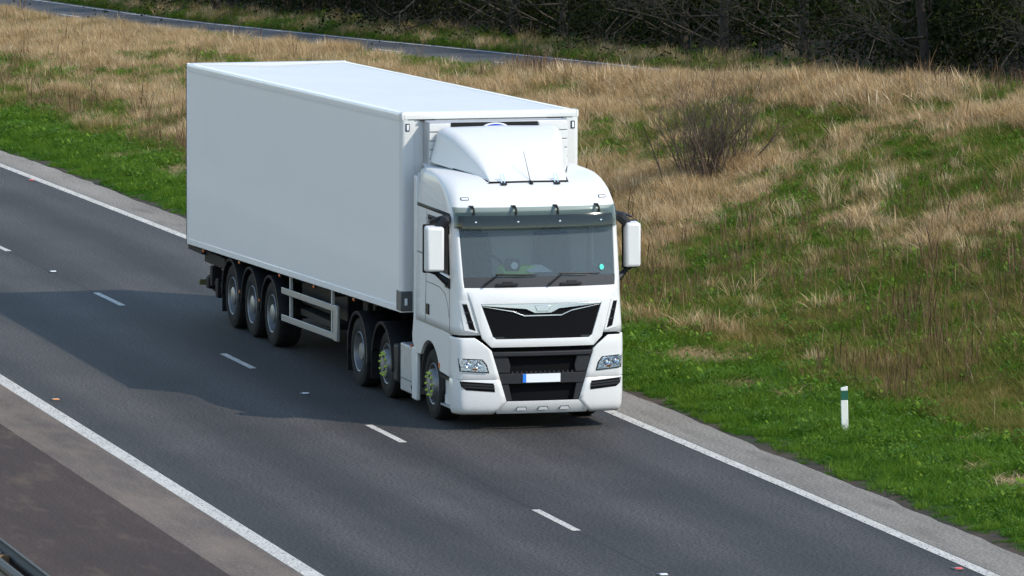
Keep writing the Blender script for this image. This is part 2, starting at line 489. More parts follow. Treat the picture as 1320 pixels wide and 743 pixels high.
for k in range(-12, 4):
    s = -52.5 + 9*k
    v, f = grid([[(x, float(crest_y(x))+2.6, float(slip_z(x))+.006), (x, float(crest_y(x))+2.72, float(slip_z(x))+.006)] for x in (s, s+1, s+2.4)])
    mk("lane_dash", v, f, "oldline", slip)

# ------------------------------------------------------------------ tractor unit
TR = empty("tractor_unit", (-2.0, 0, 0))
tag(TR, "white lorry cab and tractor unit pulling the long box trailer", "lorry cab")
class Off:
    pass
def T(o):                     # parent to the tractor keeping world coordinates
    o.parent = TR
    o.matrix_parent_inverse = Matrix.Translation((2.0, 0, 0))
    return o

PZ = [.22, .26, .30, .40, 1.2, 1.3, 1.95, 2.05, 2.97, 3.1, 3.2, 3.3, 3.4, 3.45, 3.48, 3.505]
PX = [-.09, -.035, -.012, 0, 0, -.02, -.08, -.10, -.325, -.395, -.48, -.60, -.83, -1.05, -1.40, -2.0]
HZ = [.2, .30, .5, 1.3, 1.9, 2.9, 3.1, 3.3, 3.4, 3.45, 3.48, 3.505]
HW = [1.18, 1.215, 1.225, 1.225, 1.215, 1.205, 1.195, 1.18, 1.165, 1.145, 1.11, 1.01]
def prof(z): return ip(z, PZ, PX)
def hwid(z): return ip(z, HZ, HW)
def crad(z): return ip(z, [.2, 1.3, 1.9, 2.1, 2.9, 3.1, 3.3, 3.45, 3.505], [.11, .11, .14, .12, .09, .10, .15, .22, .30])
def front(y, z):
    h, r_ = hwid(z), crad(z)
    a = abs(y)
    x = prof(z) - .14*(min(a, h)/1.22)**2.5
    q = a-(h-r_)
    if q > 0:
        q = min(q, r_)
        x -= 1.8*(r_ - math.sqrt(max(0, r_*r_-q*q)))
    return x
def patch(name, poly, off, thick, mat, parent=None, bevel=0.0, dy=.07, dz=.12, mirror=False):
    """a panel cut to an outline in (y, z) and curved to follow the cab's front"""
    if mirror:
        poly = [(-y, z) for y, z in poly][::-1]
    bm = bmesh.new()
    bm.faces.new([bm.verts.new((0, y, z)) for y, z in poly])
    for ax, d in ((1, dy), (2, dz)):
        lo = min(p[ax-1] for p in poly); hi = max(p[ax-1] for p in poly)
        k = math.ceil((lo+1e-4)/d)
        while k*d < hi-1e-4:
            nrm = (0, 1, 0) if ax == 1 else (0, 0, 1)
            co = (0, k*d, 0) if ax == 1 else (0, 0, k*d)
            bmesh.ops.bisect_plane(bm, geom=bm.verts[:]+bm.edges[:]+bm.faces[:], dist=1e-5, plane_co=co, plane_no=nrm)
            k += 1
    for v in bm.verts:
        v.co.x = front(v.co.y, v.co.z) + off
    bmesh.ops.recalc_face_normals(bm, faces=bm.faces)
    if sum(f.normal.x for f in bm.faces) < 0:
        bmesh.ops.reverse_faces(bm, faces=bm.faces)
    if thick > 0:
        ret = bmesh.ops.extrude_face_region(bm, geom=bm.faces[:])
        nv = [e for e in ret["geom"] if isinstance(e, bmesh.types.BMVert)]
        for v in nv:
            v.co.x += 0
        old = [v for v in bm.verts if v not in set(nv)]
        for v in old:
            v.co.x -= thick
        bmesh.ops.recalc_face_normals(bm, faces=bm.faces)
    me = bpy.data.meshes.new(name); bm.to_mesh(me); bm.free()
    me.materials.append(MAT[mat])
    return finish(name, me, parent, 30, bevel)

def ws_edge(z): return hwid(z)-crad(z)
# --- cab shell: rings of the plan outline, bottom to roof
ZR = [1.335, 1.45, 1.6, 1.75, 1.87, 1.985, 2.05, 2.13, 2.3, 2.5, 2.7, 2.82, 2.90, 2.965, 3.04, 3.1, 3.16, 3.22, 3.28, 3.34, 3.39, 3.42, 3.45, 3.47, 3.487, 3.498, 3.505]
FY = [-1, -.85, -.65, -.45, -.22, 0, .22, .45, .65, .85, 1]
ARC = [15, 30, 45, 60, 75, 90]
SX = [-.62, -.85, -1.15, -1.45, -1.68, -1.75, -2.05, -2.3]
BACKX = -2.3
def ring(z, grow=0.0):
    h, r_ = hwid(z), crad(z)
    pts = []
    def side(s):
        out = []
        for a in ARC:
            y = h-r_+r_*math.sin(R(a)); out.append((front(y if a < 90 else h, z), s*y))
        xe = out[-1][0]
        for x in SX:
            t = min(x, xe-.02-.02*(SX.index(x)))
            out.append((t, s*h))
        return out
    sr_ = side(-1)[::-1]; sl = side(1)
    for x, y in sr_:
        pts.append((x, y, z))
    for q in FY:
        y = q*(h-r_); pts.append((front(y, z), y, z))
    for x, y in sl:
        pts.append((x, y, z))
    return pts
rows = [ring(z) for z in ZR]
vs, fs = grid(rows)
nc = len(rows[0])
ncs = len(SX)+len(ARC)
keep, wsf, hdr, cowl, wnd = [], [], [], [], []
for f_ in fs:
    i, j = divmod(f_[0], nc)
    z0 = ZR[i]
    infront = ncs <= j < ncs+len(FY)-1
    # side windows: between x = -1.68 and the pillar on each side
    cx_ = sum(vs[k][0] for k in f_)/4
    onside = abs(sum(vs[k][1] for k in f_)/4) > hwid(z0+.01)-.012 and not infront
    if infront and 2.13-1e-6 <= z0 < 2.82-1e-6: wsf.append(f_)
    elif infront and 2.82-1e-6 <= z0 < 2.965-1e-6: hdr.append(f_)
    elif infront and 1.985-1e-6 <= z0 < 2.13-1e-6: cowl.append(f_)
    elif onside and 2.13-1e-6 <= z0 < 2.82-1e-6 and -1.68 < cx_ < -.55: wnd.append((f_, 1 if vs[f_[0]][1] > 0 else -1))
    else: keep.append(f_)
top = tuple(range((len(ZR)-1)*nc, len(ZR)*nc))
keep.append(top)
cab = T(mk("cab_shell", vs, keep, "white", smooth=32))
cab.modifiers.new("thickness", 'SOLIDIFY').thickness = 0.03
wsv = [(x-.012, y, z) for x, y, z in vs]
ws = T(mk("windscreen", wsv, wsf, "ws"))
for nm, ff, mt_ in (("windscreen_header", hdr, "seal"), ("wiper_cowl", cowl, "cowl")):
    T(mk(nm, vs, ff, mt_))
for s in (-1, 1):
    wv = [(x, y-s*.012, z) for x, y, z in vs]
    T(mk("side_window", wv, [f_ for f_, q in wnd if q == s], "winglass"))
    # black rubber round the side window
    zz = (2.13, 2.82); xa, xb = -1.68, -.60
    yo = s*1.208
    T(mk("window_seal", [(xa-.03, yo+s*.004, 2.09), (xb+.05, yo+s*.004, 2.09), (xb+.02, yo, 2.88), (xa-.03, yo, 2.88), (xa, yo+s*.004, 2.13), (xb, yo+s*.004, 2.13), (xb-.02, yo, 2.82), (xa, yo, 2.82)],
         [(0, 1, 5, 4), (1, 2, 6, 5), (2, 3, 7, 6), (3, 0, 4, 7)], "seal", solid=.004))
# back wall and floor of the cab, dark behind
T(box("cab_back", BACKX-.02, BACKX+.02, -1.19, 1.19, 1.1, 3.40, "white"))
# --- interior seen through the windscreen
inter = T(box("bunk_wall", -1.85, -1.80, -1.15, 1.15, 1.4, 3.0, "lining"))
T(box("cab_floor", -1.85, -.35, -1.12, 1.12, 1.36, 1.40, "dash"))
T(box("head_lining", -1.85, -.50, -1.14, 1.14, 2.98, 3.0, "lining"))
dsh = T(mk("dashboard", [(-.22, -1.0, 2.07), (-.22, 1.0, 2.07), (-.62, 1.08, 2.10), (-.62, -1.08, 2.10), (-.85, -1.08, 1.95), (-.85, 1.08, 1.95), (-.8, -1.08, 1.45), (-.8, 1.08, 1.45)],
           [(0, 1, 2, 3), (3, 2, 5, 4), (4, 5, 7, 6)], "dash", smooth=20, solid=.03))
sw = T(lathe("steering_wheel", [(.235+.02*math.cos(R(t)), .02*math.sin(R(t))) for t in range(0, 361, 45)], "black", n=32, axis='x'))
sw.matrix_parent_inverse = Matrix.Translation((2.0, 0, 0))
sw.location = (-.90, -.55, 2.16); sw.rotation_euler = (0, R(-35), 0)
for sy, nm in ((-.58, "driver_seat"), (.58, "passenger_seat")):
    st_ = T(prism(nm, [(-1.55, 1.4), (-1.05, 1.45), (-1.05, 1.85), (-1.40, 1.85), (-1.55, 2.55), (-1.70, 2.62), (-1.75, 1.9)], 'y', sy-.25, sy+.25, "dgrey", bevel=.04))
    o = box("headrest", -1.72, -1.60, sy-.14, sy+.14, 2.60, 2.78, "dgrey", bevel=.03); o.parent = st_
T(mk("paper_sheet", [(-.36, -.10, 2.165), (-.36, .24, 2.165), (-.56, .12, 2.25), (-.56, -.18, 2.25)], [(0, 1, 2, 3)], "paper"))
T(prism("hi_vis_vest", [(-.62, -.50), (-.36, -.48), (-.40, -.20), (-.50, .02), (-.66, -.1)], 'z', 2.112, 2.25, "hivis", bevel=.02))
dc = T(box("dash_camera", -.40, -.34, -.46, -.24, 2.19, 2.36, "dgrey", bevel=.02))
o = lathe("camera_lens", [(.0, .03), (.05, .03), (.05, 0)], "plate", n=20, axis='x', loc=(-.34, -.33, 2.27)); o.parent = dc
stk = T(patch("window_sticker", [(.90+.035*math.cos(R(a)), 2.235+.04*math.sin(R(a))) for a in range(0, 360, 30)], .004, 0, "teal"))
# --- wipers and grab handles on the cowl
for yb, ye in ((-.82, .06), (.10, .98)):
    wp = T(tube("wiper_arm", [(front(yb, 2.02)+.03, yb, 2.02), (front(yb+.08, 2.09)+.045, yb+.09, 2.09), (front(yb+.22, 2.165)+.04, yb+.20, 2.165)], [.016, .013, .010], "black", n=6))
    T(tube("wiper_blade", [(front(yb+.17, 2.165)+.03, yb+.17, 2.170), (front(yb+.5, 2.155)+.03, yb+.50, 2.160), (front(ye, 2.15)+.03, ye-.12, 2.158)], [.012, .012, .008], "black", n=6))
    T(patch("cowl_handle", [(yb+.17, 2.045), (yb+.48, 2.045), (yb+.48, 2.012), (yb+.17, 2.012)], .028, .02, "black", bevel=.006))
    T(patch("handle_mount", [(yb+.27, 2.068), (yb+.41, 2.068), (yb+.41, 2.0), (yb+.27, 2.0)], .012, .02, "black", bevel=.004))
# --- sun visor in front of the screen's top
VIS = []
for z, o_ in ((2.80, .135), (2.86, .15), (2.94, .15), (3.02, .13), (3.085, .10)):
    row = []
    for y in np.linspace(-1.175, 1.175, 29):
        zz = z
        edge = max(0, abs(y)-1.05)/.125
        row.append((front(min(abs(y), 1.19), 2.90) + o_ - .04 - (z-2.9)*.30 - .05*edge*edge, y, z))
    VIS.append(row)
v, f = grid(VIS)
vis = T(mk("sun_visor", v, f, "visor"))
vb = [[(x+.004, y, z) for x, y, z in r_] for r_ in VIS[:2]]
for y in (-.92, -.33, .27, .88):
    xb_ = front(y, 2.90)+.11-.05
    o = mk("visor_bracket", [(front(y, 3.10)+.0, y-.03, 3.105), (front(y, 3.10)+.0, y+.03, 3.105), (xb_+.03, y+.012, 3.06), (xb_+.03, y-.012, 3.06), (xb_-.01, y-.03, 2.90), (xb_-.01, y+.03, 2.90)],
           [(0, 1, 2, 3), (3, 2, 5, 4)], "seal", None, solid=.01); T(o)
    o = lathe("visor_bolt", [(.0, .012), (.016, .008), (.018, 0)], "chrome", n=12, axis='x', loc=(front(y, 2.90)+.118, y+.02, 2.885)); T(o)
    o = box("visor_clip", front(y, 3.09)+.02, front(y, 3.09)+.10, y-.012, y+.016, 3.078, 3.105, "black"); T(o)
for y in (-.985, 1.0):
    mlp = T(patch("roof_marker_light", [(y-.055, 3.175), (y+.055, 3.175), (y+.055, 3.21), (y-.055, 3.21)], .010, .012, "seal", bevel=.003))
    o = patch("marker_lens", [(y-.045, 3.182), (y+.045, 3.182), (y+.045, 3.203), (y-.045, 3.203)], .016, .008, "plate"); T(o)
# --- roof fairing
FA = []
NF = 17
# stations along the roof: x, base z, top z, half width at base, half width at top
stn = [(-.80, 3.395, 3.40, .56, .55), (-.90, 3.41, 3.455, .585, .565), (-1.10, 3.43, 3.575, .63, .60), (-1.35, 3.46, 3.72, .70, .66), (-1.65, 3.49, 3.87, .80, .74),
       (-1.95, 3.52, 3.985, .90, .82), (-2.20, 3.54, 4.025, .97, .88), (-2.34, 3.55, 4.040, .99, .90), (-2.40, 3.55, 4.03, .99, .90)]
for x, zb_, zt_, hb, ht in stn:
    r_ = min(.14, max(.004, (zt_-zb_)*.5))
    pts = [(x, -hb, zb_)]
    for a in range(0, 91, 15):
        pts.append((x+.06*(1-math.cos(R(a)))*0, -ht - 0 + r_*(1-math.sin(R(90-a)))*0 + (r_*(1-math.cos(R(a)))), zt_ - r_ + r_*math.sin(R(a))))
    for q in (-.5, 0, .5):
        pts.append((x, q*(ht-r_), zt_ + .012*(1-abs(q)*1.2)))
    for a in range(90, -1, -15):
        pts.append((x, ht - r_*(1-math.cos(R(a))), zt_ - r_ + r_*math.sin(R(a))))
    pts.append((x, hb, zb_))
    FA.append(pts)
v, f = grid(FA)
f.append(tuple(range(len(FA[0])))); f.append(tuple(range(len(v)-len(FA[0]), len(v))))
fair = T(mk("roof_fairing", v, f, "white", smooth=30))
for s in (-1, 1):
    T(mk("fairing_seal", [(-.84, s*.585, 3.395), (-1.3, s*.70, 3.455), (-1.75, s*.835, 3.495), (-1.75, s*.835, 3.515), (-1.3, s*.695, 3.474), (-.84, s*.57, 3.411)], [(0, 1, 4, 5), (1, 2, 3, 4)], "seal", solid=.02))
T(mk("fairing_seal", [(-.775, -.58, 3.385), (-.775, .58, 3.385), (-.79, .57, 3.402), (-.79, -.57, 3.402)], [(0, 1, 2, 3)], "seal", solid=.012))
for y in (-.37, .40):
    h_ = T(box("fairing_hinge", -.80, -.70, y-.04, y+.04, 3.355, 3.385, "dgrey", bevel=.008))
    for q in (-.022, .022):
        o = tube("hinge_bolt", [(-.76, y+q, 3.37), (-.80, y+q-.015, 3.50)], .009, "chrome", h_, 6)
ant = T(tube("antenna", [(-.76, .03, 3.37), (-.80, .025, 3.42), (-.98, -.02, 3.80)], [.014, .006, .003], "black", n=6))
o = lathe("antenna_base", [(.0, .05), (.018, .045), (.03, 0)], "black", n=12, axis='z', loc=(-.74, .03, 3.36)); T(o)
# --- front panel with the grille opening
yo_ = [(-1.04, 1.93), (1.04, 1.93), (1.00, 1.80), (.865, 1.29), (.735, 1.165), (-.735, 1.165), (-.865, 1.29), (-1.00, 1.80)]
yi_ = [(-.87, 1.765), (.87, 1.765), (.855, 1.72), (.715, 1.315), (.665, 1.278), (-.665, 1.278), (-.715, 1.315), (-.855, 1.72)]
bm = bmesh.new()
vo = [bm.verts.new((0, y, z)) for y, z in yo_]; vi = [bm.verts.new((0, y, z)) for y, z in yi_]
for k in range(8):
    bm.faces.new((vo[k], vo[(k+1) % 8], vi[(k+1) % 8], vi[k]))
for kk in range(-13, 14):
    bmesh.ops.bisect_plane(bm, geom=bm.verts[:]+bm.edges[:]+bm.faces[:], dist=1e-5, plane_co=(0, kk*.08, 0), plane_no=(0, 1, 0))
for v_ in bm.verts:
    v_.co.x = front(v_.co.y, max(v_.co.z, 1.3)) + ip(v_.co.z, [1.75, 1.80, 1.93], [.032, .028, .003])
bmesh.ops.recalc_face_normals(bm, faces=bm.faces)
if sum(f_.normal.x for f_ in bm.faces) < 0:
    bmesh.ops.reverse_faces(bm, faces=bm.faces)
me = bpy.data.meshes.new("front_panel"); bm.to_mesh(me); bm.free(); me.materials.append(MAT["white"])
T(finish("front_panel", me, None, 30, bevel=.006, solid=.03))
gr = T(patch("grille", yi_, .006, 0, "mesh"))
for y in np.linspace(-.62, .62, 2):
    T(patch("grille_clip", [(y-.07, 1.285), (y+.07, 1.285), (y+.07, 1.31), (y-.07, 1.31)], .016, .01, "dgrey"))
tr_ = [(-.865, 1.762), (.865, 1.762), (.862, 1.742), (.55, 1.715), (.24, 1.69), (.115, 1.632), (-.115, 1.632), (-.24, 1.69), (-.55, 1.715), (-.862, 1.742)]
T(patch("chrome_trim", tr_, .034, .03, "trim", bevel=.006))
tl = [(-.85, 1.735), (-.43, 1.668), (-.27, 1.605), (.27, 1.605), (.43, 1.668), (.85, 1.735), (.85, 1.727), (.42, 1.650), (.265, 1.588), (-.265, 1.588), (-.42, 1.650), (-.85, 1.727)]
T(patch("chrome_strip", tl, .022, .02, "trim", bevel=.002))
T(patch("front_emblem", [(-.115, 1.735), (.115, 1.735), (.085, 1.655), (-.085, 1.655)], .044, .02, "trim", bevel=.006))
for s in (-1, 1):
    mir = s < 0
    vp = [(1.115, 1.765), (1.055, 1.765), (.945, 1.395), (1.03, 1.425)]
    sv = T(patch("side_vent", vp, .012, .02, "mesh", mirror=mir))
    T(patch("vent_surround", [(1.16, 1.80), (1.025, 1.80), (.905, 1.36), (1.10, 1.40)], .008, .03, "white", bevel=.006, mirror=mir))
    for k, q in enumerate((.32, .66)):
        z_ = 1.765-.37*q; ya, yb = 1.055-.11*q, 1.115-.085*q
        T(patch("vent_bar", [(yb, z_+.008), (ya, z_+.008), (ya-.006, z_-.010), (yb-.006, z_-.010)], .018, .02, "dgrey", mirror=mir))
# --- bumper corners
ZB = [.225, .25, .28, .32, .36, .415, .50, .60, .70, .715, .73, .82, .92, 1.02, 1.12, 1.18, 1.24, 1.275, 1.30]
def inner(z): return ip(z, [.22, .26, .415, 1.12, 1.18, 1.275, 1.30], [.70, .665, .525, .735, .80, .925, .965])
for s in (-1, 1):
    rows = []
    for z in ZB:
        h, r_ = hwid(z), crad(z)
        ins = -.012 if abs(z-.715) < .001 else 0
        row = []
        for t in np.linspace(0, 1, 9):
            y = inner(z) + (h-r_-inner(z))*t
            row.append((front(y, z)+.02+ins, s*y, z))
        for a in ARC:
            y = h-r_+r_*math.sin(R(a)); row.append((front(y if a < 90 else h, z)+.02+ins, s*(y+ins), z))
        xe = row[-1][0]
        xend = -.46 if z < .72 else -.46
        for t in (.33, .66, 1):
            row.append((xe+(xend-xe)*t, s*(h+ins), z))
        rows.append(row)
    v, f = grid(rows)
    o = T(mk("bumper_corner", v, f, "white", smooth=40)); o.modifiers.new("thickness", 'SOLIDIFY').thickness = .04
    # headlight
    mir = s < 0
    hp = [(1.185, 1.020), (.86, 1.003), (.80, .93), (.765, .81), (1.165, .835)]
    hl = T(patch("headlight", hp, .024, .02, "seal", mirror=mir))
    hin = [(1.165, 1.005), (.872, .990), (.818, .925), (.787, .825), (1.150, .848)]
    o = patch("reflector", hin, .028, .0, "lens", mirror=mir); o.parent = hl
    for yc, zc, rr in ((.925, .935, .052), (1.06, .95, .052)):
        o = lathe("lamp_bowl", [(rr, 0), (rr*.95, .012), (rr*.7, .004), (rr*.35, -.004), (.0, -.006)], "lamp", n=18, axis='x', loc=(front(yc, zc)+.034, s*yc, zc)); o.parent = hl
        o = lathe("bulb", [(.0, .03), (.012, .024), (.015, 0)], "plate", n=10, axis='x', loc=(front(yc, zc)+.03, s*yc, zc)); o.parent = hl
    o = patch("lamp_divider", [(1.155, .905), (.81, .893), (.805, .885), (1.153, .895)], .036, .01, "plate", mirror=mir); o.parent = hl
    o = patch("indicator", [(1.00, .880), (.935, .877), (.930, .850), (.995, .853)], .034, .006, "orange", mirror=mir); o.parent = hl
    o = patch("lamp_cover", hin, .046, 0, "cover", mirror=mir); o.parent = hl
    # lower lamp grille
    fg = T(patch("bumper_vent", [(1.165, .70), (.705, .668), (.685, .545), (1.08, .575), (1.145, .62)], .024, .012, "mesh", mirror=mir))
    for q in (.25, .55):
        z_ = .69-.12*q
        o = patch("vent_slat", [(1.15-.02*q, z_+.012), (.70-.01*q, z_-.016), (.695-.01*q, z_-.040), (1.14-.03*q, z_-.014)], .036, .012, "dgrey", mirror=mir); o.parent = fg
# --- centre of the bumper: recessed black mesh, bars, plate, skid
cen = [(-.80, 1.185), (.80, 1.185), (.74, 1.12), (.53, .40), (-.53, .40), (-.74, 1.12)]
T(patch("bumper_mesh", cen, -.09, .02, "mesh"))
T(patch("bumper_bar", [(-.735, 1.10), (.735, 1.10), (.715, 1.035), (-.715, 1.035)], .022, .09, "dgrey", bevel=.012))
T(patch("plate_carrier", [(-.635, .795), (.635, .795), (.60, .655), (-.60, .655)], .012, .09, "dgrey", bevel=.012))
for s in (-1, 1):
    mir = s < 0
    T(patch("bumper_cheek", [(.72, 1.035), (.50, 1.035), (.46, .90), (.47, .80), (.645, .80)], -.005, .05, "dgrey", bevel=.015, mirror=mir))
    T(patch("bumper_cheek", [(.60, .655), (.49, .655), (.44, .42), (.53, .41)], .0, .05, "dgrey", bevel=.012, mirror=mir))
for k in range(14):
    y = -.43+k*.066
    T(patch("carrier_tread", [(y-.012, .825), (y+.012, .825), (y+.014, .795), (y-.014, .795)], -.01, .02, "dgrey"))
pl = T(patch("number_plate", [(-.295, .79), (.245, .79), (.245, .672), (-.295, .672)], .024, .008, "plate"))
T(patch("plate_band", [(-.295, .79), (-.247, .79), (-.247, .672), (-.295, .672)], .028, .003, "plateblue"))
sk = T(patch("skid_panel", [(-.515, .410), (.515, .410), (.655, .262), (.645, .235), (-.645, .235), (-.655, .262)], .025, .04, "white", bevel=.01))
for y in (-.31, .0, .31):
    o = patch("skid_slot", [(y-.062, .335), (y+.062, .335), (y+.082, .285), (y-.082, .285)], .028, .006, "groove"); T(o)
    o = patch("slot_fill", [(y-.054, .325), (y+.054, .325), (y+.070, .285), (y-.070, .285)], .031, .006, "roofwhite"); T(o)
# black cavity behind the bumper's centre and the seam under the front panel
T(box("bumper_cavity", -.60, -.24, -1.12, 1.12, .34, 1.33, "chassis", bevel=0))
# --- sides of the cab
ARCH = (-1.55, .50, .61)
for s in (-1, 1):
    y = s*1.222
    arc = [(ARCH[0]+ARCH[2]*math.cos(R(a)), ARCH[1]+ARCH[2]*math.sin(R(a))) for a in range(24, 146, 7)]
    poly = [(-.47, 1.325), (-.47, .72), (-.985, .745)] + arc[0:] + [(-2.30, .86), (-2.48, 1.0), (-2.50, 1.10), (-2.42, 1.385), (-1.2, 1.345)]
    T(prism("lower_side_panel", poly, 'y', y-s*.05, y, "white", bevel=.012))
    # wheel arch liner
    rows = []
    for a in range(-8, 200, 8):
        r_ = ARCH[2]-.02
        rows.append([(ARCH[0]+r_*math.cos(R(a)), s*1.18, ARCH[1]+r_*math.sin(R(a))), (ARCH[0]+r_*math.cos(R(a)), s*.70, ARCH[1]+r_*math.sin(R(a)))])
    v, f = grid(rows)
    T(mk("arch_liner", v, f, "mudg", solid=.02))
    # boarding step
    sp = T(box("boarding_step", -1.00, -.47, s*1.12-.02, s*1.12+.02, .27, .66, "white", bevel=.004))
    o = box("step_tread", -.98, -.47, min(s*1.21, s*1.02), max(s*1.21, s*1.02), .275, .30, "alu", bevel=.004); T(o)
    o = box("step_tread", -.98, -.47, min(s*1.215, s*1.02), max(s*1.215, s*1.02), .66, .705, "seal", bevel=.004); T(o)
    # door outline, handle, recesses
    yy = s*1.2265
    def seam(name, pts, wd=.011, mt_="groove", pr=.003):
        v, f = [], []
        for k, (x, z) in enumerate(pts):
            a = pts[max(k-1, 0)]; b_ = pts[min(k+1, len(pts)-1)]
            dx, dz = b_[0]-a[0], b_[1]-a[1]; L_ = math.hypot(dx, dz); nx, nz = -dz/L_*wd/2, dx/L_*wd/2
            ya = s*(hwid(z)+pr)
            v += [(x+nx, ya, z+nz), (x-nx, ya, z-nz)]
        f = [(2*k, 2*k+1, 2*k+3, 2*k+2) for k in range(len(pts)-1)]
        return T(mk(name, v, f, mt_, solid=.003))
    seam("door_gap", [(-1.765, 1.36), (-1.765, 1.9), (-1.765, 2.4), (-1.765, 2.92)])
    seam("door_gap", [(-.44, 1.36), (-.46, 1.7), (-.50, 1.93), (-.56, 2.0)])
    seam("door_gap", [(-1.765, 1.93), (-1.4, 1.93), (-1.0, 1.92), (-.70, 1.85), (-.55, 1.70), (-.49, 1.55)], .009, "groove")
    seam("gutter_strip", [(-2.29, 2.975), (-1.4, 2.972), (-.55, 2.968)], .05, "dgrey", .006)
    seam("roof_crease", [(-2.28, 3.20), (-1.3, 3.12), (-.75, 3.06)], .012, "side", .004)
    seam("roof_crease", [(-2.28, 3.32), (-1.7, 3.27), (-1.2, 3.13)], .012, "side", .004)
    hd = T(box("door_handle", -1.70, -1.55, min(s*1.222, s*1.238), max(s*1.222, s*1.238), 1.475, 1.625, "black", bevel=.02))
    # side deflector behind the cab
    sdp = T(box("side_deflector", -2.47, -2.305, min(s*1.17, s*1.215), max(s*1.17, s*1.215), 1.15, 3.36, "white", bevel=.02))
    for k in range(8):  # thin raised lines along the cab flank
        z_ = 1.62 + k*.17
        T(box("flank_line", -2.27, -1.80, min(s*1.214, s*(hwid(z_)+.003)), max(s*1.214, s*(hwid(z_)+.003)), z_, z_+.012, "white", bevel=.003))
    # mirrors
    ym = s*1.43
    mw = .125 if s < 0 else .105
    mi = T(mk("door_mirror", *[([(x, ym+q*mw, z) for x, q, z in
              [(-.42, -1, 2.20), (-.42, 1, 2.20), (-.42, 1, 2.81), (-.42, -1, 2.81), (-.62, -1, 2.18), (-.62, 1, 2.18), (-.62, 1, 2.83), (-.62, -1, 2.83)]]),
              [(0, 1, 2, 3), (4, 7, 6, 5), (0, 4, 5, 1), (3, 2, 6, 7), (0, 3, 7, 4), (1, 5, 6, 2)]], "white", bevel=.035, seg=3))
    o = box("mirror_back", -.66, -.60, ym-mw-.01, ym+mw+.01, 2.165, 2.845, "black", bevel=.02); T(o)
    o = mk("mirror_glass", [(-.662, ym-mw+.01, 2.20), (-.662, ym+mw-.01, 2.20), (-.662, ym+mw-.01, 2.81), (-.662, ym-mw+.01, 2.81)], [(0, 1, 2, 3)], "chrome"); T(o)
    T(mk("mirror_arm", *tube_data([(-.58, s*1.19, 2.93), (-.52, s*1.26, 2.90), (-.56, s*1.36, 2.80), (-.60, s*1.42, 2.72)], [.05, .075, .065, .04], 8), "dgrey"))
    T(mk("mirror_arm", *tube_data([(-.58, s*1.20, 2.96), (-.62, s*1.34, 2.93), (-.64, s*1.46, 2.885)], [.03, .022, .018], 6), "dgrey"))
    T(mk("mirror_arm", *tube_data([(-.52, s*1.20, 2.02), (-.55, s*1.26, 2.06), (-.60, s*1.38, 2.16), (-.62, s*1.47, 2.19)], [.055, .05, .03, .025], 8), "black"))
    T(box("mirror_foot", -.70, -.45, min(s*1.20, s*1.235), max(s*1.20, s*1.235), 1.95, 2.09, "black", bevel=.02))
    # side panels between the axles
    yp = s*1.20
    tk = T(box("battery_box", -3.25, -2.60, min(s*.62, yp), max(s*.62, yp), .22, .905, "alu_dull", bevel=.025))
    tw = T(box("side_skirt", -2.59, -2.32, min(s*1.14, s*1.205), max(s*1.14, s*1.205), .17, .92, "white", bevel=.02))
    for z_ in (.40,):
        o = box("box_crease", -3.22, -2.63, min(yp, yp+s*.004), max(yp, yp+s*.004), z_, z_+.012, "groove", bevel=0); T(o)
    o = box("box_latch", -2.62, -2.595, min(yp, yp+s*.008), max(yp, yp+s*.008), .30, .36, "black", bevel=.003); T(o)
    o = box("side_marker", -2.66, -2.60, min(s*1.17, s*1.215), max(s*1.17, s*1.215), .905, .93, "amber", bevel=.003); T(o)
    o = box("side_marker", -1.01, -.97, min(s*1.215, s*1.235), max(s*1.215, s*1.235), .78, .86, "orange", bevel=.003); T(o)
    # rear mudguards of the tractor
    for xc, a0, a1, r_ in ((-5.58, -12, 188, .60), (-4.15, -5, 170, .60)):
        rows = []
        for a in range(a0, a1+1, 6):
            ca, sa = math.cos(R(a)), math.sin(R(a))
            rows.append([(xc+(r_-.05)*ca, s*1.245, .50+(r_-.05)*sa), (xc+r_*ca, s*1.245, .50+r_*sa), (xc+(r_+.005)*ca, s*1.20, .50+(r_+.005)*sa), (xc+r_*ca, s*.66, .50+r_*sa)])
        v, f = grid(rows)
        T(mk("rear_mudguard", v, f, "mudg", solid=.02))
    T(box("mud_flap", -6.22, -6.19, min(s*.70, s*1.23), max(s*.70, s*1.23), .16, .55, "rubber", bevel=.004))
    T(box("mud_flap", -4.86, -4.83, min(s*.72, s*1.22), max(s*.72, s*1.22), .20, .62, "rubber", bevel=.004))
    T(box("mudguard_panel", -3.60, -3.30, min(s*.8, s*1.22), max(s*.8, s*1.22), .30, .86, "mudg", bevel=.05))
    T(box("chassis_rail", -6.9, -.5, s*.40-.04, s*.40+.04, .72, 1.0, "chassis"))
T(box("engine_block", -2.2, -.55, -.55, .55, .42, 1.34, "chassis", bevel=.02))
T(box("gearbox", -4.8, -2.2, -.35, .35, .5, .98, "chassis", bevel=.02))
T(lathe("fifth_wheel", [(.0, 0), (.48, 0), (.48, -.14), (.0, -.14)], "chassis", n=28, axis='z', loc=(-5.1, 0, 1.16)))
for x in (-1.55, -4.15, -5.58):
    T(tube("axle", [(x, -.95, .5), (x, .95, .5)], .07, "chassis"))
T(tube("air_line", [(-2.34, -.3, 1.6), (-2.5, -.35, 1.3), (-2.7, -.3, 1.5), (-2.78, -.2, 1.9)], .018, "black", n=6))

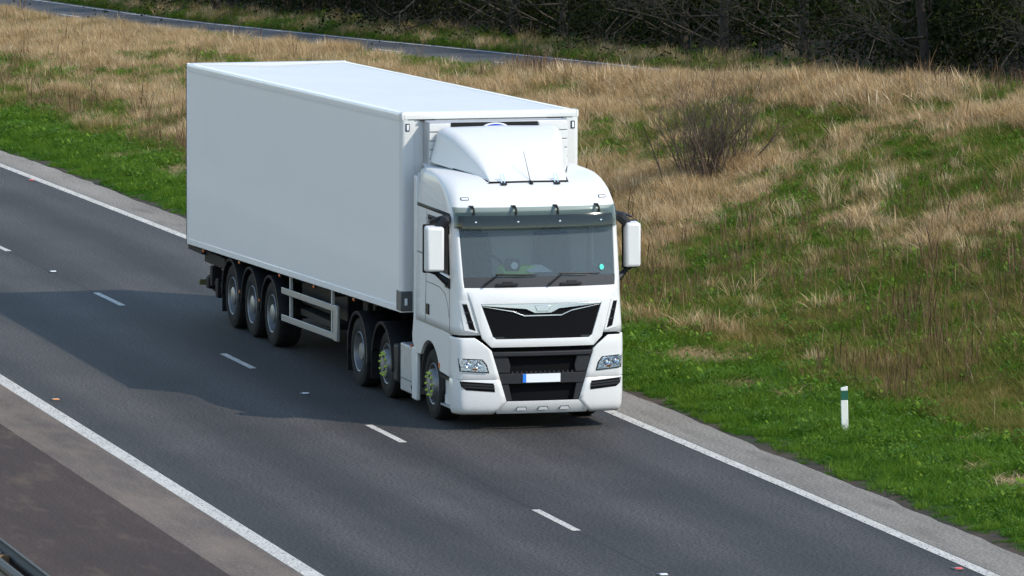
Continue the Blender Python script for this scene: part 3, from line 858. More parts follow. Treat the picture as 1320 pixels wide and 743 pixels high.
# ------------------------------------------------------------------ wheels (y = 0 is the outer face, local)
def make_wheel(kind, rad, wid, s):
    """one wheel with its rim and nuts; s is the side (-1 = the side with the driver)"""
    o_ = s
    W = wid
    ri = .292
    prof_ = [(ri, -.012), (ri+.03, .0), (rad-.14, .012), (rad-.07, .006), (rad-.022, -.012), (rad-.004, -.04)]
    for k in range(4):
        yk = -.07 - k*(W-.14)/4
        prof_ += [(rad, yk), (rad, yk-(W-.14)/4+.02), (rad-.012, yk-(W-.14)/4+.018), (rad-.012, yk-(W-.14)/4+.004)]
    prof_ += [(rad-.004, -W+.04), (rad-.03, -W+.01), (ri+.03, -W), (ri, -W)]
    tyre = lathe("wheel", [(r_, o_*t) for r_, t in prof_], "rubber", n=56)
    if kind == 'steer':
        rp = [(ri+.008, -.014), (ri-.004, .004), (ri-.016, -.004), (.262, -.10), (.235, -.115), (.225, -.06), (.205, .030), (.195, .046), (.125, .050), (.118, .030), (.10, .035), (.095, .065), (.0, .07)]
    elif kind == 'drive':
        rp = [(ri+.008, -.014), (ri-.004, .004), (ri-.016, -.004), (.268, -.06), (.250, -.14), (.215, -.165), (.165, -.170), (.15, -.165), (.135, -.05), (.12, -.03), (.0, -.025)]
    else:
        rp = [(ri+.008, -.014), (ri-.004, .004), (ri-.016, -.004), (.270, -.05), (.255, -.105), (.225, -.125), (.165, -.105), (.150, -.10), (.138, -.01), (.12, .0), (.0, .005)]
    rim = lathe("rim", [(r_, o_*t) for r_, t in rp], "rim", tyre, n=48)
    nn = 10
    src = None
    for k in range(nn):
        a = 2*math.pi*(k+.3)/nn
        if kind == 'steer':
            rr, yb, mt_, hgt, rad_n = .160, .048, "nut", .040, .018
        elif kind == 'drive':
            rr, yb, mt_, hgt, rad_n = .190, -.165, "rim", .03, .014
        else:
            rr, yb, mt_, hgt, rad_n = .185, -.11, "rim", .03, .014
        if src is None:
            src = lathe("wheel_nut", [(rad_n*1.25, 0), (rad_n, o_*.008), (rad_n*.9, o_*hgt*.7), (.0, o_*hgt)], mt_, rim, n=8)
            nd = src
        else:
            nd = src.copy(); COL.objects.link(nd)
        nd.location = (rr*math.cos(a), o_*yb, rr*math.sin(a))
    if kind != 'steer':
        for k in range(10):      # hand holes in the disc
            a = 2*math.pi*(k+.8)/10
            rr = .222 if kind == 'trailer' else .232
            hh = lathe("hand_hole", [(.0, o_*.004), (.020, o_*.004), (.020, 0)], "chassis", rim, n=10)
            hh.location = (rr*math.cos(a), o_*(-.121 if kind == 'trailer' else -.152), rr*math.sin(a))
    return tyre

def put_wheels(proto, parent_fn, xs_, y, z):
    for i, x in enumerate(xs_):
        o = proto if i == 0 else dup(proto)
        o.location = (x, y, z)
        o.rotation_euler = (0, random.uniform(0, 6.28), 0)
        parent_fn(o)
for s in (-1, 1):
    put_wheels(make_wheel('steer', .50, .36, s), T, [-1.55], s*1.165, .50)
    put_wheels(make_wheel('steer', .49, .34, s), T, [-4.15], s*1.165, .49)
    put_wheels(make_wheel('drive', .51, .31, s), T, [-5.58], s*1.215, .51)

# ------------------------------------------------------------------ semi-trailer
TL = empty("box_trailer", (-12.0, 0, 0))
tag(TL, "long plain white refrigerated box trailer coupled behind the cab", "trailer")
def U(o):
    o.parent = TL
    o.matrix_parent_inverse = Matrix.Translation((12.0, 0, 0))
    return o
XF, XR = -2.81, -16.40
def zb(x): return 1.375 + (x-XF)*.0240
def zt(x): return 4.215 + (x-XF)*.0208
def sbox(name, x0, x1, y0, y1, f0, f1, mat, bevel=.006, nx=1):
    """box whose bottom and top follow the trailer's gentle tilt"""
    v = [(x, y, fz(x)) for x in (x0, x1) for y in (y0, y1) for fz in (f0, f1)]
    f = [(0, 1, 3, 2), (4, 6, 7, 5), (0, 4, 5, 1), (2, 3, 7, 6), (0, 2, 6, 4), (1, 5, 7, 3)]
    return U(mk(name, v, f, mat, bevel=bevel))
HWT = 1.30
for s in (-1, 1):
    sbox("side_panel", XR+.05, XF-.06, min(s*1.24, s*1.292), max(s*1.24, s*1.292), lambda x: zb(x)+.09, lambda x: zt(x)-.10, "side", .003)
    sbox("bottom_rail", XR+.02, XF-.02, min(s*1.2, s*1.302), max(s*1.2, s*1.302), lambda x: zb(x)-.005, lambda x: zb(x)+.092, "alu_dull" if False else "side", .01)
    # rounded rail along the roof edge
    rows = []
    for x in (XR+.01, XF-.02):
        top_ = zt(x)
        row = [(x, s*1.294, top_-.135), (x, s*1.301, top_-.130), (x, s*1.301, top_-.09), (x, s*1.306, top_-.085), (x, s*1.306, top_-.05)]
        for a in range(0, 91, 15):
            row.append((x, s*(1.266+.04*math.cos(R(a))), top_-.04+.04*math.sin(R(a))))
        row += [(x, s*1.20, top_-.004), (x, s*1.20, top_-.03)]
        rows.append(row)
    v, f = grid(rows)
    U(mk("roof_rail", v, f, "side", smooth=25))
    # line of rivets under the rail
    rv, rf = [], []
    for k in range(150):
        x = XR+.10+k*.0895
        z_ = zt(x)-.115; q = len(rv)
        rv += [(x-.006, s*1.3015, z_-.006), (x+.006, s*1.3015, z_-.006), (x+.006, s*1.3015, z_+.006), (x-.006, s*1.3015, z_+.006), (x, s*1.305, z_)]
        rf += [(q, q+1, q+4), (q+1, q+2, q+4), (q+2, q+3, q+4), (q+3, q, q+4)]
    o = U(mk("rivet_row", rv, rf, "groove")); o["kind"] = "stuff"
    # front corner post, rounded
    poly = [(XF-.13, s*1.24), (XF-.13, s*1.303)]
    for a in range(90, -1, -15):
        poly.append((XF-.06+.06*math.cos(R(a)), s*(1.243+.06*math.sin(R(a)))))
    poly += [(XF, s*1.12), (XF-.04, s*1.12)]
    U(prism("corner_post", poly, 'z', zb(XF)+.0, zt(XF)-.085, "white", bevel=.004))
    U(box("post_gap", XF-.137, XF-.129, min(s*1.29, s*1.2965), max(s*1.29, s*1.2965), zb(XF)+.1, zt(XF)-.14, "groove", bevel=0))
    U(box("rear_post", XR-.01, XR+.06, min(s*1.20, s*1.304), max(s*1.20, s*1.304), zb(XR)-.01, zt(XR)+.005, "side", bevel=.008))
    U(box("rear_seal", XR-.03, XR-.008, min(s*1.20, s*1.308), max(s*1.20, s*1.308), zb(XR)-.01, zt(XR)-.01, "dgrey", bevel=.004))
    # front marker lamp
    fl = U(box("front_marker", XF-.005, XF+.012, s*1.215-.03, s*1.215+.03, 3.95, 4.06, "black", bevel=.008))
    o = box("marker_lens", XF+.012, XF+.018, s*1.215-.016, s*1.215+.016, 3.965, 4.045, "plate", bevel=.004); U(o)
    # headboard foot: dark steel corner casting with a lamp
    U(box("corner_casting", XF-.26, XF+.012, min(s*1.14, s*1.310), max(s*1.14, s*1.310), zb(XF)+.015, zb(XF)+.30, "steel_dark", bevel=.01))
    o = box("casting_lamp", XF+.012, XF+.022, s*1.235-.02, s*1.235+.02, zb(XF)+.10, zb(XF)+.20, "plate", bevel=.004); U(o)
    # side marker lamps under the rail
    for x in (-15.3, -12.83, -10.18, -8.02, -5.6):
        o = U(box("side_marker", x-.035, x+.035, min(s*1.285, s*1.300), max(s*1.285, s*1.300), zb(x)-.055, zb(x)-.020, "amber", bevel=.004))
        o = U(box("marker_mount", x-.045, x+.045, min(s*1.262, s*1.286), max(s*1.262, s*1.286), zb(x)-.065, zb(x)-.006, "chassis", bevel=.003))
    # chassis
    v = [(x, y, z) for x in (XR+.15, -4.1) for y in (s*.45-.06, s*.45+.06) for z in (None,)]
    sbox("chassis_beam", XR+.15, -4.2, s*.45-.06, s*.45+.06, lambda x: zb(x)-.06-ip(x, [-16.4, -9, -6, -4.2], [.30, .30, .12, .06]), lambda x: zb(x)-.006, "chassis", .004)
    # side guard between landing legs and bogie
    sg_y0, sg_y1 = min(s*1.235, s*1.27), max(s*1.235, s*1.27)
    guard_t = sbox("side_guard_rail", -10.16, -6.86, sg_y0, sg_y1, lambda x: .955+(x+6.88)*.0193, lambda x: 1.052+(x+6.88)*.0193, "alu", .008)
    guard_b = sbox("side_guard_rail", -10.16, -6.86, sg_y0, sg_y1, lambda x: .540+(x+6.88)*.0193, lambda x: .640+(x+6.88)*.0193, "alu", .008)
    U(box("side_guard_end", -6.90, -6.66, sg_y0-.008, sg_y1+.008, .530, 1.060, "alu", bevel=.012))
    for x in (-9.75, -7.15):
        U(box("guard_bracket", x-.03, x+.03, min(s*1.19, s*1.235), max(s*1.19, s*1.235), .52, zb(x)-.006, "alu_dull", bevel=.004))
        U(box("guard_arm", x-.03, x+.03, min(s*.5, s*1.2), max(s*.5, s*1.2), zb(x)-.12, zb(x)-.05, "chassis", bevel=.004))
    # mudguards
    for xc, gz in ((-10.90, .54), (-12.21, .53), (-13.52, .52)):
        rows = []
        r_ = .590
        for a in range(-2, 183, 8):
            ca, sa = math.cos(R(a)), math.sin(R(a))
            rows.append([(xc+(r_-.045)*ca, s*1.275, .50+(r_-.045)*sa), (xc+r_*ca, s*1.275, .50+r_*sa), (xc+(r_+.004)*ca, s*1.24, .50+(r_+.004)*sa), (xc+r_*ca, s*.80, .50+r_*sa)])
        v, f = grid(rows)
        U(mk("mudguard", v, f, "mudg", solid=.02))
    for xc in (-11.555, -12.865):
        o = U(box("mudguard_lamp", xc-.02, xc+.02, min(s*1.27, s*1.285), max(s*1.27, s*1.285), .62, .66, "orange", bevel=.004))
    U(box("mud_flap", -14.13, -14.10, min(s*.82, s*1.26), max(s*.82, s*1.26), .20, .62, "rubber", bevel=.004))
    # landing leg
    lg = U(box("landing_leg", -6.20, -6.06, s*.78-.07, s*.78+.07, .62, 1.22, "chassis", bevel=.01))
    o = U(box("leg_foot", -6.26, -6.0, s*.78-.12, s*.78+.12, .50, .62, "chassis", bevel=.02))
    # pallet box / air tank under the floor
    put = make_wheel('trailer', .505, .37, s)
    put_wheels(put, U, [-10.90, -12.21, -13.52], s*1.235, .505)
# roof sheets: separate transverse panels with raised laps
nx_ = 11
xe_ = np.linspace(XR+.35, XF-.10, nx_+1)
for k in range(nx_):
    rows = []
    for x in (xe_[k]+.0004, xe_[k+1]-.0004):
        sag = ip(x, [XR, XR+2.5, XF], [.055, .015, .004])
        rows.append([(x, y, zt(x)-.012-sag*(1-abs(y)/1.22)) for y in np.linspace(-1.215, 1.215, 9)])
    v, f = grid(rows)
    U(mk("roof_sheet", v, f, "roofwhite"))
sbox("rear_header", XR-.005, XR+.33, -1.262, 1.262, lambda x: zt(x)-.12, lambda x: zt(x)+.006, "roofwhite", .008)
# front header, rounded over
rows = []
for y in (-1.262, 1.262):
    row = [(XF+.004, y, 4.122)]
    for a in range(0, 91, 15):
        row.append((XF-.045+.05*math.cos(R(a)), y, zt(XF)-.045+.05*math.sin(R(a))))
    row += [(XF-.14, y, zt(XF)+.004), (XF-.14, y, 4.122)]
    rows.append(row)
v, f = grid(rows, True); f += [tuple(range(len(rows[0]))), tuple(range(len(rows[0]), 2*len(rows[0])))]
U(mk("front_header", v, f, "white", smooth=30))
for s in (-1, 1):
    U(box("header_corner", XF-.145, XF+.002, min(s*1.255, s*1.308), max(s*1.255, s*1.308), 4.10, zt(XF)+.006, "white", bevel=.03))
U(box("front_wall", XF-.06, XF-.012, -1.2, 1.2, zb(XF)+.02, 4.13, "white", bevel=0))
U(box("header_strip", XF-.01, XF+.0075, -1.21, 1.21, 4.113, 4.121, "groove", bevel=0))
U(box("rear_door", XR-.04, XR-.006, -1.19, -.005, zb(XR)+.02, zt(XR)-.04, "side", bevel=.006))
U(box("rear_door", XR-.04, XR-.006, .005, 1.19, zb(XR)+.02, zt(XR)-.04, "side", bevel=.006))
U(box("trailer_floor", XR+.1, XF-.1, -1.2, 1.2, 1.40, 1.43, "chassis", bevel=0))
for x in np.arange(XR+.6, XF-.6, .75):
    U(box("floor_bearer", x-.03, x+.03, -1.22, 1.22, zb(x)-.05, zb(x)+.02, "chassis", bevel=0))
# refrigeration unit on the front wall
fu = U(box("refrigeration_unit", XF-.02, XF+.33, -.99, 1.05, 2.05, 4.105, "alu_dull", bevel=.02))  # body coloured grey so the louvre gaps read as shaded lines
U(box("unit_opening", XF+.31, XF+.345, -.665, .605, 3.98, 4.092, "black", bevel=.004))
for k in range(15):
    z_ = 2.22 + k*.125
    for ya, yb in ((-.985, -.68), (.62, 1.04)):
        U(box("unit_louvre", XF+.325, XF+.352, ya, yb, z_, z_+.108, "white", bevel=.005))
em = U(lathe("unit_emblem", [(.0, .012), (.19, .012), (.20, 0)], "plate", n=40, axis='x', loc=(0, 0, 0)))
em.location = (XF+.345, -.02, 4.0); em.scale = (1, 1, .42)
em2 = U(lathe("emblem_field", [(.0, .016), (.155, .016), (.16, .005)], "blue", n=40, axis='x', loc=(0, 0, 0)))
em2.location = (XF+.345, -.02, 4.0); em2.scale = (1, 1, .42)
for y, wd in ((-.93, .11), (.95, .11)):
    U(box("rain_lip", XF+.0, XF+.05, y-wd, y+wd, 4.098, 4.112, "dgrey", bevel=.003))
for x in (-10.90, -12.21, -13.52):
    U(tube("axle", [(x, -1.0, .5), (x, 1.0, .5)], .075, "chassis"))
    for s in (-1, 1):
        U(box("spring_hanger", x+.25, x+.55, s*.55-.06, s*.55+.06, .45, zb(x)-.30, "chassis"))
U(tube("air_tank", [(-9.6, -.25, .80), (-8.2, -.25, .83)], .15, "chassis", n=16))
U(box("pallet_carrier", -9.6, -7.4, -1.1, 1.1, .62, .72, "chassis"))
U(box("underfloor_blocker", -10.15, -7.3, -.95, .95, .74, 1.235, "chassis", bevel=.02))  # added dark box that closes off the bright gap under the floor
U(box("tool_locker", -6.6, -6.3, -.9, .9, .70, 1.2, "chassis", bevel=.02))
# rear: bumper bar, underrun bar on arms with worn yellow end
U(box("rear_beam", XR+.80, -14.2, -1.20, -.95, .84, 1.02, "chassis", bevel=.01))
U(box("rear_buffer", XR-.10, XR+.9, -1.26, -1.05, .955, 1.035, "chassis", bevel=.01))
U(box("rear_beam", XR+.80, -14.2, .95, 1.20, .84, 1.02, "chassis", bevel=.01))
U(box("underrun_bar", -16.02, -15.93, -1.20, 1.20, .43, .52, "yellow", bevel=.012))
for s in (-1, 1):
    U(prism("underrun_arm", [(-15.95, .40), (-15.95, .58), (-15.0, .76), (-14.2, .78), (-14.2, .62), (-14.9, .42), (-15.2, .36)], 'y', s*.98-.10, s*.98+.10, "chassis", bevel=.01))
    U(lathe("lift_cylinder", [(.0, -.3), (.07, -.3), (.07, .3), (.0, .3)], "chassis", n=14, axis='x', loc=(-14.75, s*1.12, .55)))
    U(box("arm_bracket", -15.15, -14.98, s*1.14-.08, s*1.14+.08, .50, .82, "chassis", bevel=.02))
    U(box("arm_bracket", -14.72, -14.55, s*1.16-.07, s*1.16+.07, .36, .66, "chassis", bevel=.02))
    U(box("arm_bracket", -15.60, -15.40, s*1.12-.06, s*1.12+.06, .42, .60, "chassis", bevel=.02))
    U(box("tail_lamp", XR+.60, XR+.72, s*.8-.2, s*.8+.2, .70, .82, "studred", bevel=.01))

# ------------------------------------------------------------------ road studs, marker post, barrier
def stud(x, y, lens, label, group=None):
    e = empty("road_stud", (x, y, 0))
    tag(e, label, "road stud", group)
    o = box("stud_base", -.09, .09, -.06, .06, .0, .016, "stud", e, .008)
    o = box("reflector", .02, .085, -.045, .045, .014, .026, lens, e, .004)
    return e
def bk(px, py, z=0.0):         # where a pixel's ray meets the level z
    d = fw + rt2*((px-660)/F_PX) - up2*((py-371.5)/F_PX)
    t = (z-CAM.z)/d.z
    return CAM + d*t
for (px, py), lens, lab in (((67, 351), "studwhite", "white road stud on the lane line behind the trailer"), ((397, 508), "studwhite", "white road stud on the lane line beside the tractor wheels"),
                            ((845, 742), "studwhite", "white road stud on the lane line ahead of the cab")):
    P = bk(px, py); stud(P.x, float(lane_line(P.x)), lens, lab, "studs along the lane line")
for (px, py), lab in (((40, 233), "red road stud beside the verge line behind the trailer"), ((1234, 734), "red road stud beside the verge line ahead of the marker post")):
    P = bk(px, py); stud(P.x, P.y, "studred", lab, "studs along the verge line")
P = bk(71, 516); stud(P.x, P.y, "studamber", "amber road stud beside the central reserve line")

mp_ = empty("marker_post", (1.68, 3.86, float(ground_z(1.68, 3.86))))
tag(mp_, "slim white marker post with dark green band on the grass verge", "marker post")
mp_.rotation_euler = (R(1.5), R(-1), R(-14))
box("post_body", -.025, .025, -.048, .048, -.05, .465, "postwhite", mp_, .006)
prism("post_top", [(-.048, .595), (.048, .595), (.048, .655), (-.048, .635)], 'x', -.025, .025, "postwhite", mp_, .005)
box("green_band", -.0255, .0255, -.0485, .0485, .465, .595, "postgreen", mp_, .003)

br = empty("crash_barrier", (14, -10.5, 0))
tag(br, "galvanised steel crash barrier on the central reserve", "crash barrier")
def BR(o):
    o.parent = br; o.matrix_parent_inverse = Matrix.Translation((-14, 10.5, 0)); return o
def bar_y(x): return float(median_line(x)) - 3.98
for off, s in ((0.0, 1), (-.30, -1)):
    rows = []
    for x in np.arange(-60, 80.1, 2.0):
        y0 = bar_y(x)+off
        rows.append([(x, y0+s*d, z) for d, z in ((-.03, .71), (.0, .705), (.045, .68), (.05, .64), (.0, .59), (-.01, .56), (.0, .53), (.05, .48), (.045, .44), (.0, .415), (-.03, .41))])
    v, f = grid(rows)
    BR(mk("barrier_beam", v, f, "galv", smooth=50, solid=.008))
for k, x in enumerate(np.arange(-27.1, 40, 3.2)):
    y0 = bar_y(x)-.15
    BR(box("barrier_post", x-.05, x+.05, y0-.03, y0+.03, -.02, .66, "galv", bevel=.004))
    BR(box("spacer_block", x-.06, x+.06, y0-.125, y0+.125, .50, .62, "rust", bevel=.008))
    for q in (-.22, .22):
        BR(box("splice_bolt", x+q-.02, x+q+.02, bar_y(x)-.31, bar_y(x)-.27, .708, .724, "seal", bevel=.004))

# ------------------------------------------------------------------ grass: tufts of real blades
def blades(nb, rad, hmin, hmax, lean, leandir, wid, seg=3, seed=0, droop=.25, spread=3.14, head=0.0, flat=0.0):
    g = np.random.default_rng(seed)
    V, Fc, Tn = [], [], []
    for i in range(nb):
        a = g.uniform(0, 2*math.pi); r_ = rad*math.sqrt(g.uniform())
        bx, by = r_*math.cos(a), r_*math.sin(a)
        h = g.uniform(hmin, hmax)*(1.0-.25*r_/max(rad, 1e-3))
        ld = leandir + g.normal(0, 1)*spread
        ln = abs(g.normal(lean, lean*.5))
        dx, dy = math.cos(ld), math.sin(ld)
        fa = g.uniform(0, math.pi); sx_, sy_ = math.cos(fa), math.sin(fa)
        w_ = wid*g.uniform(.6, 1.4)
        hd_ = g.uniform() < head
        tint = g.uniform()
        b0 = len(V)
        for k in range(seg+1):
            s_ = k/seg
            ho = ln*s_**1.7*h
            zz = h*s_*(1-droop*ln*s_) - .02
            x, y, z = bx+dx*ho, by+dy*ho, zz
            ww = w_*(1-.85*s_*s_)
            if hd_ and k == seg-1:
                ww = w_*2.0
            if k < seg:
                V += [(x-sx_*ww/2, y-sy_*ww/2, z), (x+sx_*ww/2, y+sy_*ww/2, z)]; Tn += [tint, tint]
            else:
                V += [(x, y, z)]; Tn += [tint]
        for k in range(seg-1):
            q = b0+2*k
            Fc.append((q, q+1, q+3, q+2))
        q = b0+2*(seg-1)
        Fc.append((q, q+1, q+2))
    return V, Fc, Tn

def broadleaf(nb, rad, hmin, hmax, seed):
    g = np.random.default_rng(seed); V, Fc, Tn = [], [], []
    for i in range(nb):
        a = g.uniform(0, 6.28); r_ = rad*math.sqrt(g.uniform()); z = g.uniform(hmin, hmax)
        b = g.uniform(0, 6.28); L_ = g.uniform(.04, .09); W_ = L_*.45; t = g.uniform(-.5, .9)
        d = np.array([math.cos(b)*math.cos(t), math.sin(b)*math.cos(t), math.sin(t)]); s_ = np.array([-math.sin(b), math.cos(b), 0])
        p = np.array([r_*math.cos(a), r_*math.sin(a), z]); q = len(V); tint = g.uniform()
        V += [tuple(p), tuple(p+d*L_*.5-s_*W_*.5), tuple(p+d*L_), tuple(p+d*L_*.5+s_*W_*.5)]; Tn += [tint]*4
        Fc.append((q, q+1, q+2, q+3))
    return V, Fc, Tn

MAT["straw"] = leafy("dry_grass", [(0.0, (0.20, 0.115, 0.045)), (0.3, (0.43, 0.280, 0.128)), (0.65, (0.62, 0.455, 0.255)), (1.0, (0.80, 0.66, 0.46))], .30)
MAT["olive"] = leafy("olive_grass", [(0.0, (0.045, 0.080, 0.007)), (0.4, (0.12, 0.135, 0.019)), (0.75, (0.29, 0.225, 0.062)), (1.0, (0.50, 0.36, 0.14))], .30)
MAT["green"] = leafy("green_grass", [(0.0, (0.034, 0.088, 0.004)), (0.5, (0.088, 0.190, 0.009)), (1.0, (0.21, 0.300, 0.024))], .35)
MAT["lush"] = leafy("lush_grass", [(0.0, (0.020, 0.070, 0.002)), (0.5, (0.046, 0.142, 0.003)), (1.0, (0.10, 0.215, 0.008))], .35)
MAT["stalk"] = leafy("brown_stalk", [(0.0, (0.09, 0.050, 0.028)), (0.5, (0.18, 0.105, 0.060)), (1.0, (0.30, 0.19, 0.11))], .1)

SRC = bpy.data.collections.new("tuft_sources")
def tuft(name, data, mat):
    V, Fc, Tn = data
    me = bpy.data.meshes.new(name)
    me.from_pydata(V, [], Fc)
    at = me.attributes.new("tint", 'FLOAT', 'POINT')
    at.data.foreach_set("value", np.array(Tn, dtype=np.float32))
    me.materials.append(MAT[mat])
    o = bpy.data.objects.new(name, me)
    SRC.objects.link(o)
    return o
LD = math.radians(-75)       # the dry grass leans towards the carriageway
specs = []
for k in range(4): specs.append(("a%d" % k, blades(115, .18, .20, .46, .42, LD, .0042, 3, 100+k, spread=1.1, head=.35), "straw"))
for k in range(3): specs.append(("b%d" % k, blades(115, .19, .13, .32, .8, LD, .0042, 3, 120+k, spread=1.5, head=.2), "straw"))
for k in range(3): specs.append(("c%d" % k, blades(85, .17, .14, .34, .6, LD, .005, 3, 140+k, spread=1.2), "olive"))
for k in range(3): specs.append(("d%d" % k, blades(85, .16, .10, .26, .7, 0, .006, 3, 160+k, spread=3.1), "green"))
for k in range(3): specs.append(("e%d" % k, blades(55, .12, .05, .12, .8, 0, .007, 2, 180+k, spread=3.1), "lush"))
for k in range(2): specs.append(("f%d" % k, blades(10, .14, .35, .75, .18, LD, .0045, 3, 200+k, spread=2.0, head=.5), "stalk"))
for k in range(2): specs.append(("g%d" % k, broadleaf(40, .16, .03, .16, 220+k), "green"))
for k in range(2): specs.append(("h%d" % k, blades(45, .16, .10, .26, 1.6, LD, .006, 3, 240+k, spread=2.5, droop=.3), "straw"))
for k in range(2): specs.append(("i%d" % k, blades(60, .20, .28, .55, .6, 0, .006, 3, 260+k, spread=3.0, head=.3), "straw"))
for k in range(2): specs.append(("j%d" % k, blades(4, .22, .30, .60, .9, 0, .0034, 4, 280+k, spread=3.0, droop=.35), "straw"))
IDX = {}
for i, (nm, data, mt_) in enumerate(specs):
    tuft("tuft_" + nm, data, mt_)
    IDX.setdefault(nm[0], []).append(i)

def scatter(name, pts, scl, idx, yaw, mat, label):
    me = bpy.data.meshes.new(name)
    n_ = len(pts)
    me.vertices.add(n_)
    me.vertices.foreach_set("co", np.asarray(pts, dtype=np.float32).ravel())
    a = me.attributes.new("tuft_scale", 'FLOAT', 'POINT'); a.data.foreach_set("value", np.asarray(scl, dtype=np.float32))
    a = me.attributes.new("tuft_index", 'INT', 'POINT'); a.data.foreach_set("value", np.asarray(idx, dtype=np.int32))
    rot = np.zeros((n_, 3), dtype=np.float32); rot[:, 2] = yaw
    a = me.attributes.new("tuft_rotation", 'FLOAT_VECTOR', 'POINT'); a.data.foreach_set("vector", rot.ravel())
    me.materials.append(MAT[mat])
    o = link(bpy.data.objects.new(name, me))
    ng = bpy.data.node_groups.new(name + "_nodes", 'GeometryNodeTree')
    ng.interface.new_socket("Geometry", in_out='INPUT', socket_type='NodeSocketGeometry')
    ng.interface.new_socket("Geometry", in_out='OUTPUT', socket_type='NodeSocketGeometry')
    N, Lk = ng.nodes, ng.links
    gi, go = N.new("NodeGroupInput"), N.new("NodeGroupOutput")
    ci = N.new("GeometryNodeCollectionInfo"); ci.inputs["Collection"].default_value = SRC
    ci.inputs["Separate Children"].default_value = True; ci.inputs["Reset Children"].default_value = True
    iop = N.new("GeometryNodeInstanceOnPoints"); iop.inputs["Pick Instance"].default_value = True
    def na(nm, ty):
        q = N.new("GeometryNodeInputNamedAttribute"); q.data_type = ty; q.inputs["Name"].default_value = nm
        return q.outputs["Attribute"]
    Lk.new(gi.outputs[0], iop.inputs["Points"]); Lk.new(ci.outputs[0], iop.inputs["Instance"])
    Lk.new(na("tuft_index", 'INT'), iop.inputs["Instance Index"])
    Lk.new(na("tuft_rotation", 'FLOAT_VECTOR'), iop.inputs["Rotation"])
    Lk.new(na("tuft_scale", 'FLOAT'), iop.inputs["Scale"])
    Lk.new(iop.outputs[0], go.inputs[0])
    md = o.modifiers.new("tufts", 'NODES'); md.node_group = ng
    return tag(o, label, "grass", None, "stuff")

def in_view(x, y, z, mx, my):
    """keeps what the place could show from here or a few steps away"""
    d = np.stack([x-CAM.x, y-CAM.y, z-CAM.z], -1)
    dep = d @ np.array(fw); u = 660+F_PX*(d @ np.array(rt2))/dep; v_ = 371.5-F_PX*(d @ np.array(up2))/dep
    return (u > -mx) & (u < 1320+mx) & (v_ > -my) & (v_ < 743+my), u, v_

def pick(kinds, n_):
    pool = np.concatenate([IDX[k] for k in kinds])
    return RNG.choice(pool, n_)

# where the bank is green and where it is straw: measured patches (x, y, radius along, radius across, strength)
PATCH = []
def hit_ground(px, py):
    d = (fw + rt2*((px-660)/F_PX) - up2*((py-371.5)/F_PX)).normalized()
    t = np.linspace(70, 230, 4000)
    X, Y, Z = CAM.x+d.x*t, CAM.y+d.y*t, CAM.z+d.z*t
    k = np.argmax(Z < ground_z(X, Y)); return X[k], Y[k]
for px, py, a, b_, st in [(800, 185, 2.0, .6, .9), (770, 200, 2.0, .5, .7), (985, 165, 2.4, .7, .9), (960, 185, 2, .6, .7), (1040, 150, 1.8, .5, .6), (860, 205, 1.5, .4, .8),
                          (1060, 262, 2.0, .7, .8), (1140, 232, 2.2, .8, .9), (1220, 215, 2.5, .8, 1.), (1300, 205, 2.5, .8, .9), (1180, 262, 2, .6, .8), (1270, 250, 2, .7, .7),
                          (1000, 300, 2.0, .6, .8), (950, 345, 2.0, .7, .95), (900, 375, 2.0, .6, .9), (1000, 355, 2.0, .6, .7), (880, 400, 1.5, .6, .6), (640, 105, 2.5, .5, .9), (560, 92, 3, .5, .7),
                          (720, 120, 2.4, .4, .6), (1280, 130, 2., .5, .6), (1200, 150, 1.6, .4, .5), (270, 85, 3, .5, .6), (40, 100, 4, .5, .5), (150, 150, 3, .5, .4), (210, 105, 3, .5, .5), (330, 62, 3., .4, .5),
                          (1320, 330, 1.6, .6, .5), (1100, 330, 2., .6, .5), (1000, 130, 1.6, .4, .6), (1110, 385, 2, .6, .45), (1200, 420, 2, .6, .4)]:
    gx, gy = hit_ground(px, py)
    PATCH.append((gx, gy, a*1.3, b_*1.3, min(1.0, st*1.1)))
BUSH = hit_ground(912, 236)

def greenness(x, y):
    g_ = np.zeros_like(x)
    for gx, gy, a, b_, st in PATCH:
        g_ = np.maximum(g_, st*np.exp(-(((x-gx)/a)**2 + ((y-gy)/b_)**2)))
    return g_

# tall grass on the bank
NB = 150000
x = RNG.uniform(-112, 16, NB)
t_ = RNG.uniform(.02, 1.06, NB)
ty, cy = np.maximum(toe_y(x), pave_edge(x)+.5), crest_y(x)
y = ty + (cy+.55-ty)*t_ + RNG.normal(0, .15, NB)
area_w = (cy+.55-ty)/8.0
z = ground_z(x, y)
ok, u, v_ = in_view(x, y, z, 260, 160)
dens = np.where(x > -45, 1.0, .72)*area_w
ok &= RNG.uniform(0, 1, NB) < dens
x, y, z, u, v_, t_ = x[ok], y[ok], z[ok], u[ok], v_[ok], t_[ok]
n_ = len(x)
gn = greenness(x, y)
nz = vnoise(x, y*2.2, 1.5, 21)*.6 + vnoise(x, y*2, .5, 22)*.4
